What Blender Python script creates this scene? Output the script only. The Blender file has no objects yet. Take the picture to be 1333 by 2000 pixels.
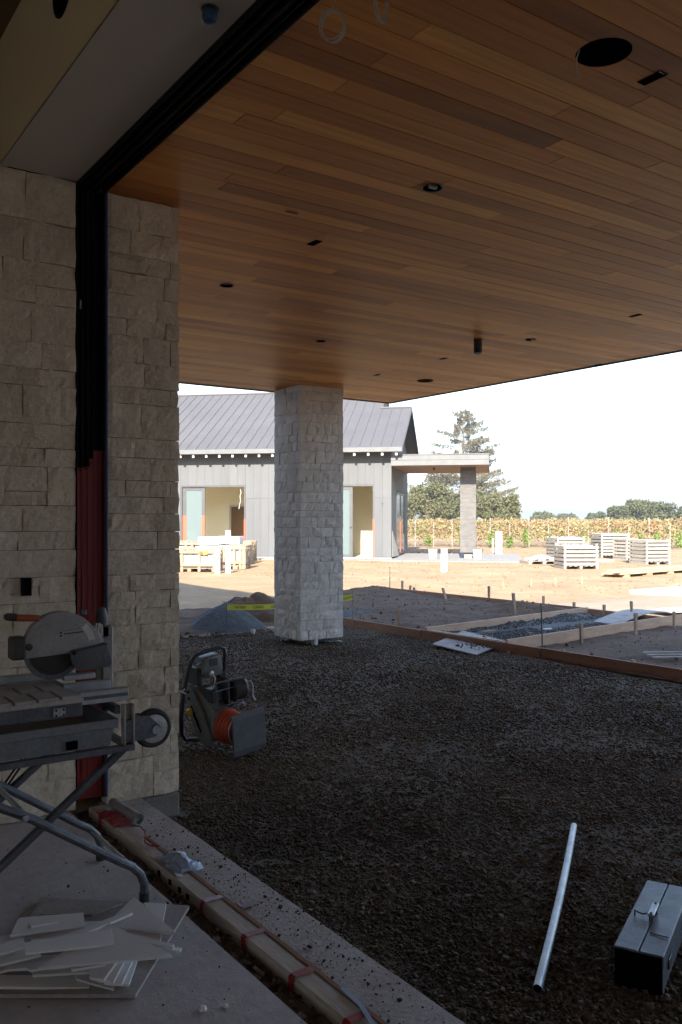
import bpy, bmesh, math, random
import numpy as np
from mathutils import Vector, Matrix, noise

# ------------------------------------------------------------------ camera, sky, sun, exposure
SC = bpy.context.scene
COL = SC.collection
YAW = math.radians(34.7)
EYE = 1.55
FPX = 1690.0
cam_d = bpy.data.cameras.new('camera')
cam = bpy.data.objects.new('camera', cam_d)
COL.objects.link(cam)
cam.location = (0, 0, EYE)
cam.rotation_euler = (math.radians(90), 0, -YAW)
cam_d.sensor_fit = 'HORIZONTAL'
cam_d.sensor_width = 36
cam_d.lens = 36 * FPX / 1333
cam_d.shift_y = 15 / 1333
cam_d.clip_start = 0.05
cam_d.clip_end = 20000
SC.camera = cam

SUN_AZ = math.radians(34.7 + 7.0)      # light travels towards (sin, cos) of this
SUN_EL = math.radians(28.3)
world = bpy.data.worlds.new('World')
SC.world = world
world.use_nodes = True
wn = world.node_tree.nodes
wl = world.node_tree.links
wn.clear()
sky = wn.new('ShaderNodeTexSky')
sky.sky_type = 'NISHITA'
sky.sun_disc = False
sky.sun_elevation = SUN_EL
sky.sun_rotation = SUN_AZ + math.pi
sky.altitude = 50
sky.air_density = 0.95
sky.dust_density = 0.3
sky.ozone_density = 1.2
bg = wn.new('ShaderNodeBackground')
bg.inputs['Strength'].default_value = 0.076
wo = wn.new('ShaderNodeOutputWorld')
wl.new(sky.outputs[0], bg.inputs[0])
wl.new(bg.outputs[0], wo.inputs[0])

sun_d = bpy.data.lights.new('sun', 'SUN')
sun_d.energy = 2.9
sun_d.angle = math.radians(0.55)
sun_d.color = (1.0, 0.93, 0.82)
sun = bpy.data.objects.new('sun', sun_d)
COL.objects.link(sun)
ldir = Vector((math.sin(SUN_AZ) * math.cos(SUN_EL), math.cos(SUN_AZ) * math.cos(SUN_EL), -math.sin(SUN_EL)))
sun.rotation_euler = ldir.to_track_quat('-Z', 'Y').to_euler()

SC.view_settings.view_transform = 'Standard'
SC.view_settings.look = 'None'
SC.view_settings.exposure = 2.78
SC.view_settings.gamma = 1.0
SC.view_settings.use_curve_mapping = False
SC.cycles.use_denoising = True
SC.cycles.max_bounces = 10
SC.cycles.diffuse_bounces = 7
SC.cycles.sample_clamp_indirect = 6.0
SC.cycles.caustics_reflective = False
SC.cycles.caustics_refractive = False

# ------------------------------------------------------------------ helpers
FW = (math.sin(YAW), math.cos(YAW))
RT = (math.cos(YAW), -math.sin(YAW))
GZ = -0.13
ZS = 3.333
YJ = 4.59
rnd = random.Random(7)

def at(px, py, z=GZ):
    """photo measurement -> real point on the level z"""
    d = FPX * (EYE - z) / (py - 1015.0)
    t = (px - 666.5) / FPX
    return Vector(((FW[0] + RT[0] * t) * d, (FW[1] + RT[1] * t) * d, z))

def atd(px, py, d):
    t = (px - 666.5) / FPX
    return Vector(((FW[0] + RT[0] * t) * d, (FW[1] + RT[1] * t) * d, EYE - (py - 1015.0) / FPX * d))

def rd(r, d, z=0.0):
    """point r metres right of and d metres in front of the eye"""
    return Vector((RT[0] * r + FW[0] * d, RT[1] * r + FW[1] * d, z))

BASE = {}

def tag(o, label=None, cat=None, group=None, kind=None):
    if label: o['label'] = label
    if cat: o['category'] = cat
    if group: o['group'] = group
    if kind: o['kind'] = kind
    return o

def thing(name, base, label, cat, group=None, rz=0.0):
    o = bpy.data.objects.new(name, None)
    COL.objects.link(o)
    o.empty_display_size = 0.2
    o.location = base
    o.rotation_euler = (0, 0, rz)
    BASE[o.name] = Vector(base)
    return tag(o, label, cat, group)

def structure(name, base=(0, 0, 0)):
    o = bpy.data.objects.new(name, None)
    COL.objects.link(o)
    o.location = base
    BASE[o.name] = Vector(base)
    o['kind'] = 'structure'
    return o

class MB:
    def __init__(self):
        self.v = []; self.f = []; self.m = []
        self.M = None; self.mi = 0
    def add(self, vs, fs):
        n = len(self.v)
        if self.M is not None:
            vs = [self.M @ Vector(p) for p in vs]
        self.v += [tuple(p) for p in vs]
        for f in fs:
            self.f.append(tuple(i + n for i in f)); self.m.append(self.mi)
        return self
    def box(self, x0, x1, y0, y1, z0, z1):
        vs = [(x0,y0,z0),(x1,y0,z0),(x1,y1,z0),(x0,y1,z0),(x0,y0,z1),(x1,y0,z1),(x1,y1,z1),(x0,y1,z1)]
        return self.add(vs, [(0,3,2,1),(4,5,6,7),(0,1,5,4),(1,2,6,5),(2,3,7,6),(3,0,4,7)])
    def cbox(self, x0, x1, y0, y1, z0, z1, b=0.004):
        """box with chamfered edges"""
        bm = bmesh.new()
        bmesh.ops.create_cube(bm, size=1.0)
        for v in bm.verts:
            v.co = Vector(((x0+x1)/2 + v.co.x*(x1-x0), (y0+y1)/2 + v.co.y*(y1-y0), (z0+z1)/2 + v.co.z*(z1-z0)))
        bmesh.ops.bevel(bm, geom=bm.edges[:], offset=min(b, abs(x1-x0)*.45, abs(y1-y0)*.45, abs(z1-z0)*.45), segments=1, affect='EDGES', profile=.5)
        bm.verts.index_update()
        self.add([v.co.copy() for v in bm.verts], [[v.index for v in f.verts] for f in bm.faces])
        bm.free()
        return self
    def bar(self, a, b, w, h, up=(0, 0, 1)):
        """rectangular bar from a to b, w sideways, h along up"""
        a = Vector(a); b = Vector(b); t = (b - a).normalized(); up = Vector(up)
        s = t.cross(up)
        if s.length < 1e-4: s = t.cross(Vector((1, 0, 0)))
        s.normalize(); u = s.cross(t).normalized()
        vs = []
        for p in (a, b):
            for i, j in ((-1,-1),(1,-1),(1,1),(-1,1)):
                vs.append(p + s*(i*w/2) + u*(j*h/2))
        return self.add(vs, [(3,2,1,0),(4,5,6,7),(0,1,5,4),(1,2,6,5),(2,3,7,6),(3,0,4,7)])
    def tube(self, pts, r, n=8, closed=False, caps=True):
        pts = [Vector(p) for p in pts]; N = len(pts)
        rs = r if isinstance(r, (list, tuple)) else [r] * N
        vs = []; prev = None
        for i, p in enumerate(pts):
            if closed: t = (pts[(i+1) % N] - pts[i-1])
            else: t = pts[min(i+1, N-1)] - pts[max(i-1, 0)]
            t.normalize()
            if prev is None:
                a = Vector((0, 0, 1)) if abs(t.z) < .9 else Vector((1, 0, 0))
                s = t.cross(a).normalized()
            else:
                s = (prev - t * prev.dot(t))
                if s.length < 1e-5: s = t.orthogonal()
                s.normalize()
            prev = s; u = t.cross(s)
            for k in range(n):
                an = 2*math.pi*k/n
                vs.append(p + (s*math.cos(an) + u*math.sin(an)) * rs[i])
        fs = []
        for i in range(N if closed else N-1):
            for k in range(n):
                a = i*n+k; b = i*n+(k+1) % n; j = (i+1) % N
                fs.append((a, b, j*n+(k+1) % n, j*n+k))
        if caps and not closed:
            fs.append(tuple(range(n))[::-1]); fs.append(tuple(range((N-1)*n, N*n)))
        return self.add(vs, fs)
    def lathe(self, prof, origin, axis=(0, 0, 1), n=20, cap=True):
        """prof: list of (radius, along)"""
        o = Vector(origin); t = Vector(axis).normalized()
        s = t.orthogonal().normalized(); u = t.cross(s)
        vs = []
        for r, h in prof:
            for k in range(n):
                an = 2*math.pi*k/n
                vs.append(o + t*h + (s*math.cos(an)+u*math.sin(an))*r)
        fs = []
        for i in range(len(prof)-1):
            for k in range(n):
                fs.append((i*n+k, i*n+(k+1) % n, (i+1)*n+(k+1) % n, (i+1)*n+k))
        if cap:
            fs.append(tuple(range(n))[::-1]); fs.append(tuple(range((len(prof)-1)*n, len(prof)*n)))
        return self.add(vs, fs)
    def prism(self, poly, vec):
        """polygon (3D points) swept by vec"""
        n = len(poly); vec = Vector(vec)
        vs = [Vector(p) for p in poly] + [Vector(p) + vec for p in poly]
        fs = [tuple(range(n))[::-1], tuple(range(n, 2*n))]
        for i in range(n):
            j = (i+1) % n
            fs.append((i, j, n+j, n+i))
        return self.add(vs, fs)
    def build(self, name, mats, parent=None, smooth=False, local=False, ang=35, bevel=0):
        off = Vector((0, 0, 0))
        if parent is not None and not local:
            off = BASE.get(parent.name, Vector((0, 0, 0)))
        me = bpy.data.meshes.new(name)
        me.from_pydata([(v[0]-off.x, v[1]-off.y, v[2]-off.z) for v in self.v], [], self.f)
        if not isinstance(mats, (list, tuple)): mats = [mats]
        for m in mats: me.materials.append(m)
        if len(mats) > 1: me.polygons.foreach_set('material_index', self.m)
        me.validate()
        bm = bmesh.new(); bm.from_mesh(me)
        bmesh.ops.recalc_face_normals(bm, faces=bm.faces)
        if bevel:
            es = [e for e in bm.edges if len(e.link_faces) == 2 and e.calc_face_angle(0) > .6]
            bmesh.ops.bevel(bm, geom=es, offset=bevel, segments=2, affect='EDGES', profile=.6)
        bm.to_mesh(me); bm.free()
        if smooth:
            me.polygons.foreach_set('use_smooth', [True]*len(me.polygons))
            me.set_sharp_from_angle(angle=math.radians(ang))
        o = bpy.data.objects.new(name, me)
        COL.objects.link(o)
        if parent is not None:
            o.parent = parent
            BASE[o.name] = off
        return o

def copy_thing(root, loc, rz=0.0, label=None, group=None, scale=None):
    def cp(o, par):
        c = o.copy(); COL.objects.link(c)
        if par is not None: c.parent = par
        for ch in kids.get(o.name, []): cp(ch, c)
        return c
    kids = {}
    for ob in COL.objects:
        if ob.parent: kids.setdefault(ob.parent.name, []).append(ob)
    c = cp(root, None)
    c.location = loc; c.rotation_euler = (0, 0, rz)
    if scale: c.scale = scale
    if label: c['label'] = label
    if group: c['group'] = group
    return c

ORD = ['first','second','third','fourth','fifth','sixth','seventh','eighth','ninth','tenth','eleventh','twelfth','thirteenth','fourteenth','fifteenth','sixteenth','seventeenth','eighteenth','nineteenth','twentieth','twenty-first','twenty-second','twenty-third','twenty-fourth','twenty-fifth','twenty-sixth','twenty-seventh','twenty-eighth']

# ------------------------------------------------------------------ materials
def mat(name, c1, c2=None, scale=6.0, rough=0.7, metal=0.0, bump=0.0, bscale=None, detail=6, fine=0.0, stretch=None, obj_rand=0.0, spec=None, coat=0.0):
    m = bpy.data.materials.new(name); m.use_nodes = True
    nt = m.node_tree; N = nt.nodes; L = nt.links
    b = N['Principled BSDF']
    b.inputs['Roughness'].default_value = rough
    b.inputs['Metallic'].default_value = metal
    if spec is not None: b.inputs['Specular IOR Level'].default_value = spec
    if coat: b.inputs['Coat Weight'].default_value = coat
    c2 = c2 or c1
    tc = N.new('ShaderNodeTexCoord')
    src = tc.outputs['Object']
    oi = None
    if obj_rand or stretch:
        oi = N.new('ShaderNodeObjectInfo')
        ad = N.new('ShaderNodeVectorMath'); ad.operation = 'MULTIPLY_ADD'
        cmb = N.new('ShaderNodeCombineXYZ')
        L.new(oi.outputs['Random'], cmb.inputs[0]); L.new(oi.outputs['Random'], cmb.inputs[1]); L.new(oi.outputs['Random'], cmb.inputs[2])
        L.new(cmb.outputs[0], ad.inputs[0]); ad.inputs[1].default_value = (37, 53, 71); L.new(src, ad.inputs[2])
        src = ad.outputs[0]
    if stretch:
        mp = N.new('ShaderNodeMapping'); mp.inputs['Scale'].default_value = stretch
        L.new(src, mp.inputs[0]); src = mp.outputs[0]
    n1 = N.new('ShaderNodeTexNoise'); n1.inputs['Scale'].default_value = scale; n1.inputs['Detail'].default_value = detail; n1.inputs['Roughness'].default_value = .6
    L.new(src, n1.inputs['Vector'])
    rp = N.new('ShaderNodeMapRange'); rp.inputs[1].default_value = .32; rp.inputs[2].default_value = .68
    L.new(n1.outputs[0], rp.inputs[0])
    mx = N.new('ShaderNodeMix'); mx.data_type = 'RGBA'
    mx.inputs[6].default_value = (*c1, 1); mx.inputs[7].default_value = (*c2, 1)
    L.new(rp.outputs[0], mx.inputs[0])
    out = mx.outputs[2]
    if fine:
        n2 = N.new('ShaderNodeTexNoise'); n2.inputs['Scale'].default_value = scale*9; n2.inputs['Detail'].default_value = 4
        L.new(src, n2.inputs['Vector'])
        r2 = N.new('ShaderNodeMapRange'); r2.inputs[1].default_value = .3; r2.inputs[2].default_value = .7; r2.inputs[3].default_value = 1-fine; r2.inputs[4].default_value = 1+fine
        L.new(n2.outputs[0], r2.inputs[0])
        mu = N.new('ShaderNodeVectorMath'); mu.operation = 'SCALE'
        L.new(out, mu.inputs[0]); L.new(r2.outputs[0], mu.inputs['Scale']); out = mu.outputs[0]
    if obj_rand:
        r3 = N.new('ShaderNodeMapRange'); r3.inputs[3].default_value = 1-obj_rand; r3.inputs[4].default_value = 1+obj_rand
        L.new(oi.outputs['Random'], r3.inputs[0])
        mu = N.new('ShaderNodeVectorMath'); mu.operation = 'SCALE'
        L.new(out, mu.inputs[0]); L.new(r3.outputs[0], mu.inputs['Scale']); out = mu.outputs[0]
    L.new(out, b.inputs['Base Color'])
    rr = N.new('ShaderNodeMapRange'); rr.inputs[3].default_value = max(0, rough-.1); rr.inputs[4].default_value = min(1, rough+.1)
    L.new(n1.outputs[0], rr.inputs[0]); L.new(rr.outputs[0], b.inputs['Roughness'])
    if bump:
        n3 = N.new('ShaderNodeTexNoise'); n3.inputs['Scale'].default_value = bscale or scale*4; n3.inputs['Detail'].default_value = 8; n3.inputs['Roughness'].default_value = .62
        L.new(src, n3.inputs['Vector'])
        bp = N.new('ShaderNodeBump'); bp.inputs['Strength'].default_value = min(1, bump); bp.inputs['Distance'].default_value = .02*max(1, bump)
        L.new(n3.outputs[0], bp.inputs['Height']); L.new(bp.outputs[0], b.inputs['Normal'])
    return m

def glass(name, col, rough=0.05, trans=0.85):
    m = bpy.data.materials.new(name); m.use_nodes = True
    b = m.node_tree.nodes['Principled BSDF']
    b.inputs['Base Color'].default_value = (*col, 1)
    b.inputs['Roughness'].default_value = rough
    b.inputs['Transmission Weight'].default_value = trans
    b.inputs['IOR'].default_value = 1.1
    return m

M = {}
M['stone'] = mat('limestone', (.74,.66,.54), (.61,.535,.425), scale=7, rough=.9, bump=.8, bscale=24, fine=.08, obj_rand=.08, spec=.2)
M['stone_pale'] = mat('limestone_pale', (.70,.675,.625), (.58,.555,.51), scale=7, rough=.9, bump=.7, bscale=22, fine=.07, obj_rand=.08, spec=.2)
M['mortar'] = mat('mortar', (.12,.105,.085), (.08,.07,.055), scale=30, rough=.95)
M['black_metal'] = mat('black_metal', (.010,.010,.011), (.014,.014,.015), scale=12, rough=.7, spec=.12)
M['black_paint'] = mat('black_paint', (.02,.02,.022), (.03,.03,.03), scale=20, rough=.45, fine=.2)
M['void'] = mat('void_black', (.004,.004,.004), rough=.9, spec=.0)
M['red_film'] = mat('red_film', (.25,.016,.015), (.17,.012,.012), scale=5, rough=.5, bump=.15, bscale=25, stretch=(1,1,.15))
M['red_film_bright'] = mat('red_film_bright', (.75,.1,.045), (.68,.09,.04), scale=4, rough=.5)
M['red_tape'] = mat('red_tape', (.38,.02,.02), (.28,.015,.02), scale=15, rough=.35)
M['blue_tape'] = mat('blue_tape', (.02,.065,.17), (.03,.085,.21), scale=20, rough=.6)
M['drywall_cream'] = mat('drywall_cream', (.62,.56,.40), (.64,.58,.42), scale=2, rough=.9)
M['drywall_gray'] = mat('drywall_gray', (.55,.50,.46), (.58,.53,.48), scale=2, rough=.85)
M['dark_wood'] = mat('dark_wood', (.16,.10,.055), (.11,.07,.04), scale=3, rough=.7, stretch=(.4,6,6))
M['concrete'] = mat('concrete_floor', (.56,.52,.51), (.45,.42,.41), scale=2.2, rough=.85, bump=.25, bscale=40, fine=.1)
M['concrete_ledge'] = mat('concrete_ledge', (.55,.51,.49), (.43,.39,.365), scale=5, rough=.9, bump=.4, bscale=50, fine=.15)
M['concrete_gray'] = mat('concrete_gray', (.30,.29,.27), (.22,.21,.2), scale=5, rough=.9, bump=.4, bscale=30)
M['rubble'] = mat('rubble', (.14,.11,.08), (.26,.23,.2), scale=14, rough=.95, bump=1, bscale=40)
M['lumber'] = mat('lumber', (.58,.50,.42), (.42,.34,.26), scale=2.0, rough=.8, stretch=(8,1,8), bump=.2, bscale=10, fine=.12)
M['lumber_x'] = mat('lumber_along_x', (.52,.38,.24), (.38,.26,.16), scale=2.0, rough=.8, stretch=(1,8,8), bump=.2, bscale=10, fine=.12, obj_rand=.1)
M['form'] = mat('form_board', (.34,.18,.105), (.25,.125,.072), scale=2.0, rough=.85, stretch=(8,1,8), fine=.2)
M['form_x'] = mat('form_board_pale', (.56,.39,.27), (.44,.29,.195), scale=2.0, rough=.85, stretch=(1,8,8), fine=.15)
M['stake'] = mat('stake_wood', (.42,.31,.22), (.30,.215,.15), scale=5, rough=.85, stretch=(5,5,1), obj_rand=.25)
M['gravel_sheet'] = mat('gravel_sheet', (.155,.12,.085), (.095,.074,.054), scale=22, rough=.95, bump=1.0, bscale=60, fine=.3)
M['dirt'] = mat('dirt', (.40,.27,.15), (.28,.178,.096), scale=.7, rough=.95, bump=.8, bscale=9, fine=.12, detail=9)
M['dirt_dark'] = mat('dirt_dark', (.125,.070,.037), (.075,.042,.023), scale=1.6, rough=.95, bump=1.0, bscale=13, fine=.22)  # excavated soil, albedo lowered so the form area reads as shaded
M['track'] = mat('compacted_track', (.33,.27,.19), (.28,.22,.15), scale=.8, rough=.95, bump=.4, bscale=12, fine=.08, detail=8, stretch=(.5,2,1))
M['gray_gravel'] = mat('gray_gravel', (.15,.145,.14), (.10,.097,.093), scale=18, rough=.95, bump=1.0, bscale=45, fine=.3)
M['plywood'] = mat('plywood_dirty', (.46,.42,.38), (.30,.27,.25), scale=5, rough=.85, fine=.15)
M['galv'] = mat('galvanised_steel', (.5,.52,.55), (.38,.4,.43), scale=14, rough=.42, metal=.55, fine=.1)
M['steel_dark'] = mat('steel_dark', (.16,.17,.19), (.1,.105,.12), scale=10, rough=.5, metal=.6, fine=.2)
M['steel_light'] = mat('steel_light', (.5,.5,.52), (.36,.36,.38), scale=10, rough=.45, metal=.4, fine=.2)
M['saw_gray'] = mat('saw_gray', (.34,.335,.335), (.27,.265,.265), scale=9, rough=.6, fine=.12)
M['saw_dusty'] = mat('saw_dusty', (.47,.43,.40), (.34,.31,.29), scale=10, rough=.85, fine=.15)
M['tray'] = mat('tray_plastic', (.20,.215,.235), (.15,.16,.175), scale=7, rough=.6, fine=.15)
M['slurry'] = mat('slurry', (.2,.15,.1), (.13,.1,.07), scale=8, rough=.5)
M['rubber'] = mat('rubber', (.03,.03,.03), (.05,.045,.04), scale=20, rough=.8)
M['orange_handle'] = mat('orange_handle', (.38,.085,.03), (.3,.07,.03), scale=12, rough=.5)
M['bellows'] = mat('bellows_orange', (.55,.075,.02), (.42,.055,.018), scale=14, rough=.55)
M['plate_gray'] = mat('plate_gray', (.12,.127,.14), (.085,.09,.10), scale=9, rough=.6, fine=.12)
M['cast'] = mat('cast_metal', (.22,.21,.18), (.14,.135,.115), scale=12, rough=.6, metal=.2, fine=.2)
M['tank'] = mat('tank_plastic', (.16,.18,.175), (.11,.12,.12), scale=10, rough=.45)
M['engine'] = mat('engine_black', (.03,.03,.03), (.06,.055,.05), scale=15, rough=.5)
M['tile'] = mat('tile_white', (.82,.80,.79), (.76,.74,.73), scale=5, rough=.4)
M['tile_edge'] = mat('tile_grey', (.5,.46,.42), (.4,.37,.34), scale=12, rough=.8)
M['board'] = mat('cement_board', (.42,.385,.36), (.33,.3,.28), scale=6, rough=.9, fine=.12)
M['wire'] = mat('clear_wire', (.55,.55,.5), rough=.3)
M['yellow'] = mat('yellow_label', (.75,.55,.05), rough=.5)
M['pvc'] = mat('white_pvc', (.75,.76,.76), (.6,.61,.62), scale=10, rough=.5)
M['white'] = mat('white_paint', (.62,.61,.59), (.52,.51,.49), scale=6, rough=.6)
M['blue_plastic'] = mat('blue_plastic', (.45,.55,.68), (.3,.42,.6), scale=20, rough=.25)
M['toolbox'] = mat('toolbox_steel', (.20,.225,.26), (.13,.145,.17), scale=9, rough=.5, metal=.3, fine=.15)
M['wood_crate'] = mat('crate_wood', (.34,.27,.185), (.25,.195,.13), scale=3, rough=.85, fine=.15, obj_rand=.12)
M['crate_gray'] = mat('crate_wood_grey', (.33,.30,.26), (.25,.22,.185), scale=3, rough=.85, fine=.15, obj_rand=.12)
M['slab_stone'] = mat('pale_stone', (.44,.415,.37), (.34,.32,.285), scale=6, rough=.85, bump=.5, bscale=20)
M['siding'] = mat('siding_gray', (.125,.127,.13), (.113,.115,.118), scale=1.5, rough=.75, stretch=(2,2,.4), obj_rand=.05, spec=.25)
M['roof'] = mat('roof_metal', (.112,.106,.108), (.098,.093,.095), scale=.6, rough=.5, spec=.3)
M['trim'] = mat('trim_gray', (.13,.13,.13), (.11,.11,.11), scale=3, rough=.6)
M['tail'] = mat('white_primed', (.5,.5,.49), rough=.7)
M['frame_gray'] = mat('door_frame', (.08,.08,.082), (.06,.06,.062), scale=5, rough=.5)
M['cream'] = mat('cream_wall', (.84,.75,.52), (.82,.73,.5), scale=1, rough=.9)
M['tan'] = mat('tan_room', (.6,.47,.27), (.58,.45,.26), scale=1, rough=.9)
M['cedar_plain'] = mat('cedar_soffit', (.30,.155,.08), (.22,.11,.055), scale=2, rough=.6, stretch=(1,9,9))
M['scratch'] = mat('scratch_coat', (.16,.15,.14), (.1,.095,.09), scale=3, rough=.95, bump=.6, bscale=20, fine=.2, stretch=(1,1,4))
M['leaf_dark'] = None
M['trunk'] = mat('bark', (.14,.1,.07), (.09,.065,.045), scale=5, rough=.95, bump=.7, bscale=12)
M['glass'] = glass('door_glass', (.17,.215,.215), .12, .25)
M['window_dark'] = mat('window_reflect', (.10,.14,.17), (.07,.1,.12), scale=1, rough=.08, spec=.8)
M['tape'] = mat('caution_tape', (.72,.70,.08), (.66,.64,.07), scale=8, rough=.4)

def ramp_leaf(name, cols, scale, rough=.75, trans=.25):
    m = bpy.data.materials.new(name); m.use_nodes = True
    nt = m.node_tree; N = nt.nodes; L = nt.links
    b = N['Principled BSDF']; b.inputs['Roughness'].default_value = rough; b.inputs['Specular IOR Level'].default_value = .2
    tc = N.new('ShaderNodeTexCoord')
    n1 = N.new('ShaderNodeTexNoise'); n1.inputs['Scale'].default_value = scale; n1.inputs['Detail'].default_value = 5; n1.inputs['Roughness'].default_value = .75
    L.new(tc.outputs['Object'], n1.inputs['Vector'])
    cr = N.new('ShaderNodeValToRGB')
    el = cr.color_ramp.elements
    k = len(cols)
    el[0].position = .3; el[0].color = (*cols[0], 1)
    el[1].position = .7; el[1].color = (*cols[-1], 1)
    for i in range(1, k-1):
        e = el.new(.3 + .4*i/(k-1)); e.color = (*cols[i], 1)
    L.new(n1.outputs[0], cr.inputs[0])
    L.new(cr.outputs[0], b.inputs['Base Color'])
    tr = N.new('ShaderNodeBsdfTranslucent'); L.new(cr.outputs[0], tr.inputs[0])
    ms = N.new('ShaderNodeMixShader'); ms.inputs[0].default_value = trans
    L.new(b.outputs[0], ms.inputs[1]); L.new(tr.outputs[0], ms.inputs[2])
    L.new(ms.outputs[0], N['Material Output'].inputs[0])
    return m
M['oak_leaf'] = ramp_leaf('oak_leaf', [(.06,.07,.03),(.095,.105,.048),(.13,.135,.065)], .8)
M['oak_leaf2'] = ramp_leaf('oak_leaf_light', [(.085,.09,.04),(.13,.13,.06),(.17,.165,.08)], .8)
M['conifer'] = ramp_leaf('conifer_needle', [(.10,.095,.06),(.17,.15,.095),(.22,.19,.12)], .7)
M['vine'] = ramp_leaf('vine_leaf', [(.13,.17,.06),(.30,.29,.13),(.36,.29,.15),(.34,.2,.12),(.24,.1,.07)], 1.1, trans=.35)
M['young'] = ramp_leaf('young_vine_leaf', [(.12,.2,.04),(.2,.28,.07),(.28,.32,.1)], 2.5, trans=.35)

def cedar():
    m = bpy.data.materials.new('cedar_plank'); m.use_nodes = True
    nt = m.node_tree; N = nt.nodes; L = nt.links
    b = N['Principled BSDF']; b.inputs['Roughness'].default_value = .5; b.inputs['Specular IOR Level'].default_value = .35
    tc = N.new('ShaderNodeTexCoord'); oi = N.new('ShaderNodeObjectInfo')
    cmb = N.new('ShaderNodeCombineXYZ')
    for i in range(3): L.new(oi.outputs['Random'], cmb.inputs[i])
    ad = N.new('ShaderNodeVectorMath'); ad.operation = 'MULTIPLY_ADD'; ad.inputs[1].default_value = (91, 57, 33)
    L.new(cmb.outputs[0], ad.inputs[0]); L.new(tc.outputs['Object'], ad.inputs[2])
    mp = N.new('ShaderNodeMapping'); mp.inputs['Scale'].default_value = (.55, 14, 14); L.new(ad.outputs[0], mp.inputs[0])
    n1 = N.new('ShaderNodeTexNoise'); n1.inputs['Scale'].default_value = 2.4; n1.inputs['Detail'].default_value = 8; n1.inputs['Roughness'].default_value = .6; n1.inputs['Distortion'].default_value = .4
    L.new(mp.outputs[0], n1.inputs['Vector'])
    mp2 = N.new('ShaderNodeMapping'); mp2.inputs['Scale'].default_value = (.8, 3, 3); L.new(ad.outputs[0], mp2.inputs[0])
    n2 = N.new('ShaderNodeTexNoise'); n2.inputs['Scale'].default_value = 1.0; n2.inputs['Detail'].default_value = 3
    L.new(mp2.outputs[0], n2.inputs['Vector'])
    cr = N.new('ShaderNodeValToRGB'); e = cr.color_ramp.elements
    e[0].position = .0; e[0].color = (.27,.088,.017,1)
    e[1].position = 1.; e[1].color = (.88,.43,.11,1)
    x = e.new(.22); x.color = (.52,.185,.038,1)
    x = e.new(.55); x.color = (.69,.27,.057,1)
    x = e.new(.8); x.color = (.80,.34,.075,1)
    m1 = N.new('ShaderNodeMath'); m1.operation = 'MULTIPLY_ADD'; m1.inputs[1].default_value = .85; L.new(oi.outputs['Random'], m1.inputs[0])
    m2 = N.new('ShaderNodeMath'); m2.operation = 'MULTIPLY'; m2.inputs[1].default_value = .62; L.new(n2.outputs[0], m2.inputs[0])
    L.new(m2.outputs[0], m1.inputs[2])
    m3 = N.new('ShaderNodeMath'); m3.operation = 'SUBTRACT'; m3.inputs[1].default_value = .2; L.new(m1.outputs[0], m3.inputs[0])
    L.new(m3.outputs[0], cr.inputs[0])
    rg = N.new('ShaderNodeMapRange'); rg.inputs[1].default_value = .3; rg.inputs[2].default_value = .7; rg.inputs[3].default_value = .8; rg.inputs[4].default_value = 1.16
    L.new(n1.outputs[0], rg.inputs[0])
    mu = N.new('ShaderNodeVectorMath'); mu.operation = 'SCALE'; L.new(cr.outputs[0], mu.inputs[0]); L.new(rg.outputs[0], mu.inputs['Scale'])
    L.new(mu.outputs[0], b.inputs['Base Color'])
    bp = N.new('ShaderNodeBump'); bp.inputs['Strength'].default_value = .12; bp.inputs['Distance'].default_value = .004
    L.new(n1.outputs[0], bp.inputs['Height']); L.new(bp.outputs[0], b.inputs['Normal'])
    return m
M['cedar'] = cedar()
# ------------------------------------------------------------------ ground
def bump(x, y, cx, cy, sx, sy, h, rot=0.0):
    dx = x-cx; dy = y-cy
    a = dx*math.cos(rot)+dy*math.sin(rot); b = -dx*math.sin(rot)+dy*math.cos(rot)
    return h*math.exp(-(a/sx)**2-(b/sy)**2)

def terrain(x, y):
    if x < 7.86 and y < 11.6: return GZ-.06
    z = GZ + noise.noise((x*.35, y*.35, 1.7))*.03 + noise.noise((x*1.9, y*1.9, 4.2))*.012
    if 7.9 < x < 12.2 and 9.2 < y < 15.5:
        z += .03 + abs(noise.noise((x*1.5, y*1.5, 9.0)))*.05
    z += bump(x, y, 11.4, 16.6, .9, 1.9, .17) + bump(x, y, 10.0, 12.3, 1.2, 1.2, .06)
    z += bump(x, y, 11.35, 10.6, .55, .7, .16)
    z += bump(x, y, 10.6, 6.6, 1.0, .9, .06)
    return z

def grid_mesh(name, xs, ys, fz, m, smooth=True, kind='structure'):
    vs = [(x, y, fz(x, y)) for y in ys for x in xs]
    nx = len(xs)
    fs = [(j*nx+i, j*nx+i+1, (j+1)*nx+i+1, (j+1)*nx+i) for j in range(len(ys)-1) for i in range(nx-1)]
    me = bpy.data.meshes.new(name); me.from_pydata(vs, [], fs); me.materials.append(m)
    if smooth: me.polygons.foreach_set('use_smooth', [True]*len(me.polygons))
    o = bpy.data.objects.new(name, me); COL.objects.link(o)
    if kind: o['kind'] = kind
    return o

def frange(a, b, s):
    n = max(1, int(round((b-a)/s))); return [a+(b-a)*i/n for i in range(n+1)]

grid_mesh('ground', frange(-14, 7.65, .35)[:-1]+frange(7.65, 20, .16)+frange(20.4, 62, .45)[1:], frange(-3, 10.9, .18)+frange(11, 20, .18)+frange(20.4, 62, .45)[1:], terrain, M['dirt'])
grid_mesh('far_ground', [-6000,-400,-100,-30,-9,2,30,62,120,300,1000,8000], [-4000,-200,-40,-7,11,20,40,62,120,300,1000,9000], lambda x, y: GZ-.07, M['dirt'])
# compacted vehicle track, a sheet just above the dirt
grid_mesh('road', frange(12.15, 40, .3), frange(-6, 12.2, .25), lambda x, y: terrain(x, y)+.02-(.05 if y > 11.9 else 0), M['track'])
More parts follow.
